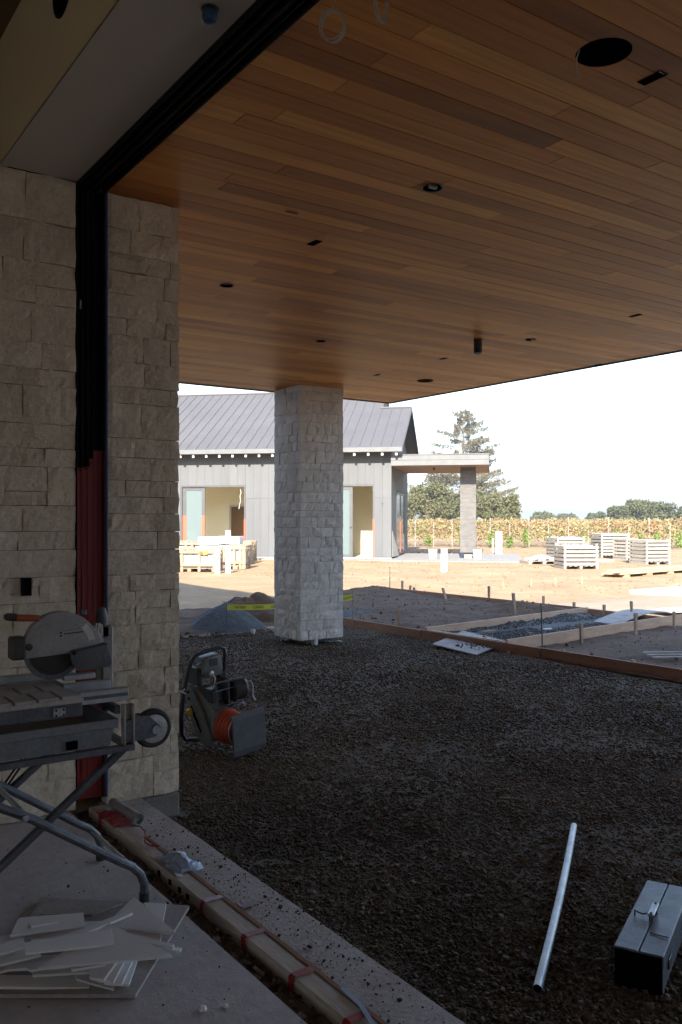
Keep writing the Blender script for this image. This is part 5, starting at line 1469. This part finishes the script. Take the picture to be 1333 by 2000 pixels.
# rakes
mb = HB()
mb.add([(-RK-.03, -OV, EZ-.12), (-RK-.03, 3.7, zr1-.12), (-RK-.03, 3.7, zr1+.06), (-RK-.03, -OV, EZ+.06), (-RK-.003, -OV, EZ-.12), (-RK-.003, 3.7, zr1-.12), (-RK-.003, 3.7, zr1+.06), (-RK-.003, -OV, EZ+.06)], [(0, 1, 2, 3), (4, 7, 6, 5), (0, 4, 5, 1), (3, 2, 6, 7), (0, 3, 7, 4)])
b1 = 7.4+OV
mb.add([(-RK-.03, b1, EZ-.12), (-RK-.03, 3.7, zr1-.12), (-RK-.03, 3.7, zr1+.06), (-RK-.03, b1, EZ+.06), (-RK-.003, b1, EZ-.12), (-RK-.003, 3.7, zr1-.12), (-RK-.003, 3.7, zr1+.06), (-RK-.003, b1, EZ+.06)], [(0, 3, 2, 1), (4, 5, 6, 7), (0, 1, 5, 4), (3, 7, 6, 2), (0, 4, 7, 3)])
mb.build('rake_board', M['trim'], hs)
HB().add([roof_pt(-RK, -OV, -.02), roof_pt(LEN, -OV, -.02), roof_pt(LEN, .1, -.02), roof_pt(-RK, .1, -.02)], [(0, 1, 2, 3)]).build('eave_soffit', M['trim'], hs)
for i in range(28):
    a = -.28+i*.585
    if a > LEN-.3: break
    o = HB(); o.add([(a-.05, -OV+.03, EZ-.28), (a+.05, -OV+.03, EZ-.28), (a+.05, .03, EZ-.28+SL*.67), (a-.05, .03, EZ-.28+SL*.67), (a-.05, -OV+.03, EZ-.03), (a+.05, -OV+.03, EZ-.03), (a+.05, .03, EZ-.03+SL*.67), (a-.05, .03, EZ-.03+SL*.67)], [(0, 3, 2, 1), (4, 5, 6, 7), (0, 1, 5, 4), (1, 2, 6, 5), (2, 3, 7, 6), (3, 0, 4, 7)])
    t_ = o.build('rafter_tail', M['trim'], hs)
    HB().box(a-.045, a+.045, -OV+.022, -OV+.0295, EZ-.275, EZ-.135).build('tail_end', M['tail'], t_)
# side porch
pz = 3.93
mb = HB(); mb.box(-4.05, -.02, -.35, 5.7, pz+.004, pz+.44); mb.build('porch_roof', M['trim'], hs)
HB().box(-4.06, -.02, -.36, -.352, pz+.22, pz+.235).build('fascia_joint', M['frame_gray'], hs)
HB().box(-4.07, -.02, -.38, 5.72, pz+.44, pz+.47).build('porch_cap', M['trim'], hs)
for i in range(48):
    b0 = -.3+i*.124
    HB().box(-4.0, -.05, b0+.002, b0+.122, pz-.012, pz).build('soffit_plank', M['cedar_plain'], hs)
HB().box(-1.75, -1.68, 1.0, 1.07, pz-.11, pz-.013).build('downlight', M['black_metal'], hs)
pc = HB(); pc.box(-3.50, -2.83, 1.05, 1.72, .28, pz-.16); pcol = pc.build('porch_column', M['scratch'], hs)
HB().box(-3.49, -2.84, 1.06, 1.71, pz-.16, pz-.012).build('column_head', M['frame_gray'], pcol)
HB().box(-3.35, -3.0, 1.2, 1.55, -.1, .28).build('column_footing', M['concrete_gray'], pcol)
for k in range(9): HB().box(-3.506, -2.824, 1.044, 1.726, .6+k*.36, .606+k*.36).build('scratch_course', M['scratch'], pcol)
HB().box(-5.4, .2, -1.6, 6.0, -.06, .03).build('porch_slab', M['concrete_gray'], hs)
HB().box(.2, LEN, -1.2, -.05, -.06, .02).build('walk_slab', M['concrete_gray'], hs)

# ------------------------------------------------------------------ crates
def crate(name, w, l, h, m, label, loc, rz, group, inner=None, slat=.09, gap=.05, lid=False):
    t = thing(name, loc, label, 'crate', group, rz)
    def L_(nm, mm, *q):
        mb = MB()
        for b in q: mb.box(*b)
        return mb.build(nm, mm, t, local=True)
    for x in (-w/2, 0, w/2):
        x0 = min(max(x-.045, -w/2), w/2-.09); L_('runner', m, (x0, x0+.09, -l/2, l/2, 0, .09))
    n = max(3, int(w/.16))
    for i in range(n): 
        x0 = -w/2+(w-.11)*i/(n-1); L_('deck_board', m, (x0, x0+.11, -l/2+.002, l/2-.002, .092, .11))
    for x in (-w/2+.02, w/2-.09):
        for y in (-l/2+.021, l/2-.091): L_('post', m, (x, x+.07, y, y+.07, .112, h))
    z = .13
    while z+slat <= h+.02:
        L_('slat', m, (-w/2, w/2, -l/2, -l/2+.019, z, z+slat)); L_('slat', m, (-w/2, w/2, l/2-.019, l/2, z, z+slat))
        L_('slat', m, (-w/2, -w/2+.018, -l/2+.021, l/2-.021, z, z+slat)); L_('slat', m, (w/2-.018, w/2, -l/2+.021, l/2-.021, z, z+slat))
        z += slat+gap
    if inner:
        Rk = random.Random(int(loc[0]*13)); zt = h*inner
        mb = MB()
        k = 0
        ni = 5
        for i in range(ni):
            for j in range(ni):
                x = -w/2+.1+(w-.24)*i/ni; y = -l/2+.1+(l-.24)*j/ni
                mb.M = Matrix.Translation((x+.1, y+.1, zt-.02)) @ Matrix.Rotation(Rk.uniform(-.4, .4), 4, 'X') @ Matrix.Rotation(Rk.uniform(-.4, .4), 4, 'Y')
                mb.cbox(-.1, .1, -.1, .1, -.07, .07, .02)
        mb.M = None
        mb.box(-w/2+.1, w/2-.1, -l/2+.1, l/2-.1, .112, zt-.06)
        o = mb.build('stone_load', M['slab_stone'], t, local=True); o['kind'] = 'stuff'
    return t
cr = 'slatted stone crates on the right side of the yard'
rzc = -YAW+math.radians(3)
p = at(1135, 1112); p2 = p+Vector((FW[0], FW[1], 0))*.62
crate('slatted_crate', 1.2, 1.15, .86, M['crate_gray'], 'nearest slatted wooden crate, white in the sun, at right', p2, rzc, cr, inner=.86)
p = at(1112, 1094)+Vector((FW[0], FW[1], 0))*.6
crate('slatted_crate', 1.25, 1.15, .98, M['crate_gray'], 'slatted crate just behind the nearest one, its left side in shade', p, rzc+.12, cr, inner=.9)
p = at(1200, 1090)+Vector((FW[0], FW[1], 0))*.6
crate('slatted_crate', 1.3, 1.2, 1.1, M['crate_gray'], 'farthest and tallest slatted crate of the right hand row', p, rzc+.05, cr, inner=.9)
p = at(1229, 1096)+Vector((FW[0], FW[1], 0))*.4
crate('slatted_crate', .62, .8, .92, M['crate_gray'], 'narrow slatted crate in the middle of the right hand row', p, rzc+.35, cr, inner=.9)
p = at(1281, 1103)+Vector((FW[0], FW[1], 0))*.6
crate('slatted_crate', 1.05, 1.1, .92, M['crate_gray'], 'rightmost slatted crate, rough stones showing between slats', p, rzc+.2, cr, inner=.9)
t = thing('pallet', at(1062, 1102)+Vector((FW[0], FW[1], 0))*.5, 'low flat pallet with a heap of rough stones, left of the crates', 'pallet', rz=rzc+.1)
for i in range(3): MB().box(-.65+.56*i, -.53+.56*i, -.5, .5, 0, .1).build('runner', M['crate_gray'], t, local=True)
for i in range(7): MB().box(-.65, .6, -.5+.145*i, -.39+.145*i, .102, .122).build('deck_board', M['crate_gray'], t, local=True)
mb = MB(); Rk = random.Random(4)
for k in range(40):
    a = Rk.uniform(0, 6.28); q = Rk.uniform(0, .42)
    mb.M = Matrix.Translation((q*math.cos(a)*1.2, q*math.sin(a), .16+.12*(1-q/.42))) @ Matrix.Rotation(a, 4, 'Z') @ Matrix.Rotation(Rk.uniform(-.4, .4), 4, 'X'); mb.cbox(-.11, .11, -.08, .08, -.05, .05, .02)
o = mb.build('stone_load', M['slab_stone'], t, local=True); o['kind'] = 'stuff'
t = thing('stone_slab', at(1198, 1086)+Vector((0, 0, 0)), 'thin white slab lying on the dirt between the crates', 'slab')
c = at(1180, 1096); MB().cbox(c.x-.35, c.x+.35, c.y-.25, c.y+.25, GZ, GZ+.06, .01).build('slab', M['white'], t)
# lumber stack
lm = thing('lumber_stack', at(1290, 1124), 'stack of pale lumber on blocks beside the track at right', 'lumber')
p0 = at(1206, 1129); p1 = at(1420, 1112); dv = (p1-p0); dv.z = 0; dv.normalize(); sv = Vector((-dv.y, dv.x, 0))
for k in range(4):
    q = p0+dv*(.4+1.25*k)+sv*.3; MB().bar(q-sv*.45+Vector((0, 0, .04)), q+sv*.45+Vector((0, 0, .04)), .09, .08).build('bearer', M['wood_crate'], lm)
Rk = random.Random(2)
for k in range(4):
    for j in range(2):
        q = p0+sv*(.02+.15*k)+dv*Rk.uniform(-.05, .5)*(1 if j else .3); L2 = 4.6-Rk.uniform(0, .4)
        MB().bar(q+Vector((0, 0, .112+.06*j)), q+dv*L2+Vector((0, 0, .112+.06*j)), .14, .055).build('plank', M['lumber_x'], lm)
# white posts, buckets
def post(loc, h, w, label, m=M['white'], cat='post'):
    t = thing('post', loc, label, cat, 'white posts in the yard')
    MB().cbox(loc[0]-w/2, loc[0]+w/2, loc[1]-w/2, loc[1]+w/2, GZ-.05, GZ+h, .008).build('shaft', m, t); 
    MB().cbox(loc[0]-w/2-.004, loc[0]+w/2+.004, loc[1]-w/2-.004, loc[1]+w/2+.004, GZ+h+.001, GZ+h+.02, .004).build('cap', m, t)
    return t
post(at(868, 1118), .74, .15, 'short square white post in the yard in front of the porch')
post(at(975, 1084), 1.1, .22, 'tall white wrapped post at the vineyard edge right of the porch')
post(at(963, 1081), .75, .06, 'thin pale post leaning beside the tall white wrapped post')
post(at(425, 1120), .72, .13, 'left of two white posts in front of the crates at left')
post(at(446, 1119), .72, .13, 'right of two white posts in front of the crates at left')
for px, lb in ((846, 'white bucket left of the porch column'), (933, 'white bucket right of the porch column')):
    c = at(px, 1093); t = thing('bucket', c, lb, 'bucket', 'white buckets by the porch')
    MB().lathe([(.16, .0), (.19, .38), (.2, .38), (.2, .42), (.185, .42), (.15, .04), (.01, .04)], c, n=20, cap=False).build('pail', M['white'], t, smooth=True)
    MB().tube([c+Vector((.2*math.cos(a), .2*math.sin(a)*.2, .40-.18*math.sin(a))) for a in [math.pi*i/10 for i in range(11)]], .006, 5).build('bail', M['galv'], t, smooth=True)
t = thing('concrete_pad', at(1333, 1160), 'bright white concrete pad at the right edge beside the track', 'slab')
c = at(1289, 1163); MB().cbox(c.x, c.x+5, c.y-4, c.y-.1+.9, GZ-.05, GZ+.07, .01).build('pad', M['white'], t)
for k, (px, py) in enumerate(((925, 1152), (983, 1150), (1038, 1147), (1085, 1146), (1137, 1142))):
    p = at(px, py); t = thing('wood_stake', p, '%s pale stake from the left along the sunlit track edge' % ORD[k], 'stake', 'pale stakes along the track')
    MB().cbox(p.x-.03, p.x+.03, p.y-.015, p.y+.015, GZ-.05, GZ+(.22 if k else .1), .003).build('shaft', M['wood_crate'], t)
    MB().cbox(p.x-.028, p.x+.028, p.y-.017, p.y-.0155, GZ+.05, GZ+.08, .0005).build('nail_plate', M['wood_crate'], t)
# stone crates on the left, in front of the house
cl = 'wooden crates of stone in front of the house'
rz2 = -YAW-math.radians(4)
def stone_crate(px, py, w, l, h, rz, label, ex=0):
    p = at(px, py)+Vector((FW[0], FW[1], 0))*(l/2)
    t = thing('stone_crate', p, label, 'crate', cl, rz)
    m = M['wood_crate']
    def q(nm, mm, *b): return MB().cbox(*b, .006).build(nm, mm, t, local=True)
    for x in (-w/2, -.06, w/2-.12): q('runner', m, x, x+.12, -l/2, l/2, 0, .1)
    q('base', m, -w/2, w/2, -l/2, l/2, .102, .13)
    Rk = random.Random(int(px))
    n = int(w/.24)
    for i in range(n):
        x0 = -w/2+.04+(w-.08)*i/n; hh = h*Rk.uniform(.82, .95)
        q('stone_slab', M['slab_stone'], x0+.008, x0+(w-.08)/n-.008, -l/2+.05, l/2-.05, .132, hh)
    for x in (-w/2, -w/6, w/6, w/2-.09):
        q('slat', m, x, x+.09, -l/2-.022, -l/2-.002, .0, h); q('slat', m, x, x+.09, l/2+.002, l/2+.022, .0, h)
    for z in (.18, h-.13):
        q('rail', m, -w/2-.03, w/2+.03, -l/2-.046, -l/2-.024, z, z+.1)
    for y in (-l/2, -l/6, l/6, l/2-.09):
        q('slat', m, w/2+.001, w/2+.022, y, y+.09, 0, h); q('slat', m, -w/2-.022, -w/2-.001, y, y+.09, 0, h)
    for i in range(4): q('lid_board', m, -w/2+Rk.uniform(-.04, .04), w/2+Rk.uniform(-.04, .06), -l/2+.02+l/4*i, -l/2+l/4*i+.14, h+.001, h+.024)
    return t
c1 = stone_crate(372, 1117, 1.7, 1.1, .72, rz2, 'nearest wooden stone crate at left, partly hidden by the stone pier')
MB().box(.35, .47, -.600, -.597, .56, .66).build('red_label', M['red_film_bright'], c1, local=True)
MB().box(.475, .6, -.600, -.597, .56, .66).build('yellow_label', M['yellow'], c1, local=True)
stone_crate(463, 1112, .62, 1.0, .80, rz2, 'narrow wooden stone crate behind the two white posts')
stone_crate(470, 1103, .75, 1.1, .85, rz2, 'second wooden stone crate from the right, behind the narrow one')
stone_crate(480, 1097, .6, 1.0, .80, rz2, 'rightmost wooden stone crate, nearest the house wall')
stone_crate(405, 1097, 1.5, 1.1, .8, rz2, 'wide wooden stone crate in the back row in front of the glass door')
stone_crate(355, 1097, 1.0, 1.0, .80, rz2, 'leftmost back wooden crate, mostly hidden by the stone pier')
def wrapped(px, py, d, w, h, label):
    c = atd(px, py, d); t = thing('wrapped_bundle', c, label, 'bundle', 'white wrapped bundles on the crates', rz2)
    Rk = random.Random(px); mb = MB()
    bm = bmesh.new(); bmesh.ops.create_cube(bm, size=1.0); bmesh.ops.subdivide_edges(bm, edges=bm.edges[:], cuts=4, use_grid_fill=True)
    vs = []
    for v in bm.verts:
        k = 1+noise.noise((v.co.x*3, v.co.y*3, v.co.z*3+px))*.12
        vs.append((v.co.x*w*k, v.co.y*.8*k, v.co.z*h*k+h/2))
    bm.verts.index_update()
    mb.add(vs, [[v.index for v in f.verts] for f in bm.faces]); bm.free()
    mb.build('wrap', M['white'], t, smooth=True, local=True, ang=50)
    MB().box(-w*.53, w*.53, -.44, -.42, h*.3, h*.36).build('strap', M['frame_gray'], t, local=True)
wrapped(418, 1071, 31.3, 1.0, .42, 'white plastic wrapped bundle on the back crate, left one')
wrapped(452, 1069, 31.2, .72, .40, 'white plastic wrapped bundle on the back crate, right one')

# ------------------------------------------------------------------ vineyard
def leaf_mass(name, centers, sizes, m, seed):
    rs_ = np.random.RandomState(seed); n = len(centers)
    a = rs_.normal(0, 1, (n, 3)); a /= np.linalg.norm(a, axis=1)[:, None]
    b = rs_.normal(0, 1, (n, 3)); b -= a*np.sum(a*b, 1)[:, None]; b /= np.linalg.norm(b, axis=1)[:, None]
    s = np.asarray(sizes)[:, None]
    c = np.asarray(centers)
    v = np.stack([c-a*s, c+b*s*.55, c+a*s, c-b*s*.55], 1).reshape(-1)
    me = bpy.data.meshes.new(name)
    me.vertices.add(n*4); me.vertices.foreach_set('co', v)
    me.loops.add(n*4); me.loops.foreach_set('vertex_index', np.arange(n*4, dtype=np.int32))
    me.polygons.add(n); me.polygons.foreach_set('loop_start', np.arange(0, n*4, 4, dtype=np.int32))
    me.update(calc_edges=True); me.validate(); me.materials.append(m)
    return me
q0 = rd(-2, 55.2, 0); q1 = rd(33, 47.6, 0)
rowd = (q1-q0).normalized(); rown = Vector((-rowd.y, rowd.x, 0))
if rown.dot(Vector((FW[0], FW[1], 0))) < 0: rown = -rown
Lr = (q1-q0).length
cs = []; sz = []
rv = np.random.RandomState(12)
for k in range(6):
    n = 9000 if k < 2 else 4200
    s = rv.uniform(0, Lr, n)
    top = 1.55+.28*np.array([noise.noise((x*.9, k*7.0, 0)) for x in s])
    z_ = GZ+.35+(top-.2)*rv.beta(1.6, 1.25, n)
    w_ = rv.normal(0, .22, n)
    o = q0+rown*(2.3*k)
    cs.append(np.stack([o.x+rowd.x*s+rown.x*w_, o.y+rowd.y*s+rown.y*w_, z_], 1)); sz.append(rv.uniform(.05, .12, n))
me = leaf_mass('vineyard', np.concatenate(cs), np.concatenate(sz), M['vine'], 3)
o = bpy.data.objects.new('vineyard_foliage', me); COL.objects.link(o); tag(o, 'rows of autumn yellow and red grapevines beyond the yard', 'vineyard', kind='stuff')
npost = 26
pd = None
for i in range(npost):
    s = 4.5+i*(Lr-6)/npost; p = q0+rowd*s-rown*(.28+.1*math.sin(i*2.1)); p.z = GZ
    lb = '%s thin pale trellis post from the left along the vineyard edge' % ORD[i]
    if pd is None:
        pd = thing('trellis_post', p, lb, 'post', 'trellis posts along the vineyard')
        MB().cbox(-.024, .024, -.024, .024, 0, 1.80, .006).build('shaft', M['crate_gray'], pd, local=True)
        MB().box(-.034, .034, -.034, .034, 1.0, 1.03).build('wire_clip', M['galv'], pd, local=True)
    else: copy_thing(pd, p, 0, lb, scale=(1, 1, .9+.12*math.sin(i*3.3)))
for i in range(20):
    s = 5.2+i*(Lr-7)/20+.5*math.sin(i*5.1); p = q0+rowd*s-rown*(1.3+.2*math.sin(i*1.7)); p.z = GZ
    t = thing('young_vine', p, '%s young green vine from the left in the front planting row' % ORD[i], 'vine', 'young green vines in front of the vineyard')
    n = 170; r_ = np.random.RandomState(100+i); h = .85+.25*math.sin(i*2.3)
    zz = .12+h*r_.beta(1.4, 1.6, n); rad = .16*(1.15-zz/(h+.3))
    c = np.stack([r_.normal(0, 1, n)*rad, r_.normal(0, 1, n)*rad, zz], 1)
    me = leaf_mass('crown', c, r_.uniform(.05, .1, n), M['young'], i)
    f = bpy.data.objects.new('crown', me); COL.objects.link(f); f.parent = t
    MB().tube([(0, 0, -.03), (.01, 0, h*.5), (0, .02, h*.9)], [.014, .01, .006], 6).build('stem', M['trunk'], t, local=True)
# ------------------------------------------------------------------ trees
def oak(px, ytop, d, wpx, label, m, seed, n=3400, name='oak_tree'):
    base = atd(px, 1015, d); base.z = GZ
    H = (1015-ytop)/FPX*d+EYE-GZ; Wd = wpx/FPX*d/2
    t = thing(name, base, label, 'tree')
    r_ = np.random.RandomState(seed); Rk = random.Random(seed)
    tr = MB(); tr.tube([(0, 0, -.2), (.1, 0, H*.2), (.2, .1, H*.45)], [H*.035, H*.028, H*.018], 8)
    cl_ = []
    for k in range(64):
        a = Rk.uniform(0, 6.28); q = Rk.uniform(.1, 1)**.6; zc_ = H*(.22+.62*Rk.random())
        env = math.sqrt(max(.05, 1-((zc_/H-.38)/.62)**2))
        c = Vector((math.cos(a)*q*Wd*.78*env, math.sin(a)*q*Wd*.78*env, zc_)); cl_.append((c, (H*.10+Wd*.12)*Rk.uniform(.45, 1.25)))
        if k < 9: tr.tube([(.1, .05, H*.3), c*.6+Vector((0, 0, H*.1)), c], [H*.014, H*.009, H*.004], 6)
    tr.build('trunk', M['trunk'], t, local=True, smooth=True)
    pts = []; szs = []
    for c, rad in cl_:
        k = int(n*1.6)//64; v = r_.normal(0, 1, (k, 3)); v /= np.linalg.norm(v, axis=1)[:, None]; v *= (r_.uniform(.15, 1.0, k)**.5)[:, None]*rad*r_.normal(1, .16, (k, 1)); v[:, 2] *= .8
        pts.append(v+np.array(c)); szs.append(r_.uniform(.10, .27, k)*d/120)
    P2 = np.concatenate(pts); S2 = np.concatenate(szs); kk = P2[:, 2] > .15
    me = leaf_mass('crown', P2[kk], S2[kk], m, seed)
    o = bpy.data.objects.new('crown', me); COL.objects.link(o); o.parent = t
oak(838, 934, 120, 120, 'broad round oak behind the porch, left of its column', M['oak_leaf2'], 1, 5200)
oak(778, 950, 128, 70, 'smaller oak seen at the house corner behind the porch', M['oak_leaf'], 2)
oak(945, 950, 112, 90, 'oak just right of the porch column', M['oak_leaf2'], 3, 4200)
oak(905, 958, 128, 70, 'dark oak directly behind the porch column', M['oak_leaf'], 4)
oak(972, 972, 130, 60, 'low dark oak between the porch oak and the narrow tree', M['oak_leaf'], 5)
oak(998, 956, 104, 38, 'narrow upright light green tree at the end of the tree group', M['oak_leaf2'], 6, 2600, 'upright_tree')
oak(1250, 972, 170, 75, 'tallest dark oak in the right hand tree group', M['oak_leaf'], 7, 4200)
oak(1208, 985, 168, 52, 'small oak at the left end of the right hand tree group', M['oak_leaf'], 8)
oak(1295, 977, 174, 66, 'oak right of the tallest one in the right hand group', M['oak_leaf'], 9, 4000)
oak(1345, 984, 172, 60, 'oak cut off by the right edge of the picture', M['oak_leaf'], 10)
oak(1165, 1000, 230, 46, 'low far bush left of the right hand oaks', M['oak_leaf'], 13)
oak(1060, 1000, 260, 60, 'low far bushy tree above the vineyard, left of the hills gap', M['oak_leaf'], 14)
oak(1105, 1003, 270, 50, 'low far bushy tree in the middle of the hills gap', M['oak_leaf'], 15)
# tall conifer
base = atd(905, 1015, 140); base.z = GZ; HC = (1015-797)/FPX*140+EYE-GZ
ct_ = thing('conifer_tree', base, 'tall sparse conifer with drooping open branches behind the porch', 'tree')
MB().tube([(0, 0, -.3), (.05, 0, HC*.5), (0, 0, HC)], [.34, .2, .03], 8).build('trunk', M['trunk'], ct_, local=True, smooth=True)
Rk = random.Random(77); r_ = np.random.RandomState(78); P2 = []; S2 = []; br = MB()
z = HC*.16
while z < HC*.985:
    t_ = z/HC; Lb = (1-t_)**.8*HC*.66*Rk.uniform(.6, 1.15)+.25
    a = Rk.uniform(0, 6.28); up = .16 if t_ > .75 else .06
    pts = []
    for k in range(6):
        s = k/5; pts.append(Vector((math.cos(a)*Lb*s, math.sin(a)*Lb*s, z+Lb*(up*s+.16*s*s-.10*s))))
    br.tube(pts, [.05*(1-t_)+.02-.004*k for k in range(6)], 5)
    nn = int(105*Lb**.8)
    for i in range(nn):
        s = Rk.uniform(.18, 1.03)**.85; k = min(4, int(s*5)); p = pts[k]+(pts[k+1]-pts[k])*min(1.2, s*5-k)
        sd = Rk.uniform(-1, 1)*.34*Lb*(1.1-s)*.8
        P2.append((p.x-math.sin(a)*sd, p.y+math.cos(a)*sd, p.z-abs(sd)*.25+Rk.gauss(-.08, .2))); S2.append(Rk.uniform(.07, .17))
    z += Rk.uniform(.05, .24)
br.build('branches', M['trunk'], ct_, local=True)
me = leaf_mass('foliage', np.array(P2), np.array(S2), M['conifer'], 5)
o = bpy.data.objects.new('crown', me); COL.objects.link(o); o.parent = ct_
# pole far right
p = atd(1225, 1000, 190); t = thing('utility_pole', (p.x, p.y, GZ), 'thin far pole rising above the right hand trees', 'pole')
MB().tube([(p.x, p.y, GZ), (p.x, p.y, EYE+(1015-946)/FPX*190)], .12, 8).build('shaft', M['stake'], t)
MB().bar((p.x-.5, p.y+.3, EYE+6.6), (p.x+.5, p.y-.3, EYE+6.6), .12, .1).build('crossarm', M['stake'], t)
# hills
M['hill'] = mat('hill_woods', (.07,.085,.05), (.12,.12,.075), scale=.012, rough=.95, detail=10)
M['hill_far'] = mat('hill_far', (.08,.09,.06), (.11,.115,.08), scale=.004, rough=.95, detail=8)
def ridge(name, d, hfun, depth, m):
    xs = frange(-d*.9, d*.9, d*.012); vs = []; fs = []
    for x in xs:
        h = hfun(x/d)
        for q, k in ((0, 0), (.3, .55), (.7, .92), (1, 1), (1.8, .1)):
            b = rd(x, d+depth*q, 0); vs.append((b.x, b.y, GZ+(h*k if k else -2)+noise.noise((x/d*30, q*3, d))*d*.0012*(k > 0)))
    for i in range(len(xs)-1):
        for k in range(4): fs.append((i*5+k, (i+1)*5+k, (i+1)*5+k+1, i*5+k+1))
    o = MB().add(vs, fs).build(name, m, smooth=True, ang=180); o['kind'] = 'structure'
ridge('hills', 2600, lambda t: 2600*(.013+.006*noise.noise((t*9, 1, 0))+.004*noise.noise((t*25, 3, 0))), 500, M['hill'])
ridge('far_hills', 5200, lambda t: 5200*(.017+.005*noise.noise((t*7, 8, 0))+.002*noise.noise((t*30, 3, 0))), 900, M['hill_far'])

# ------------------------------------------------------------------ air
m = bpy.data.materials.new('haze_air'); m.use_nodes = True
N = m.node_tree.nodes; N.remove(N['Principled BSDF'])
pv = N.new('ShaderNodeVolumePrincipled'); pv.inputs['Color'].default_value = (.93, .96, 1, 1); pv.inputs['Density'].default_value = .0006; pv.inputs['Anisotropy'].default_value = .2
m.node_tree.links.new(pv.outputs[0], N['Material Output'].inputs['Volume'])
hz_ = MB().box(-6500, 8500, -4500, 9500, GZ-3, 160).build('haze', m); hz_['kind'] = 'stuff'
hz_['label'] = 'thin pale haze in the air over the vineyard and hills'
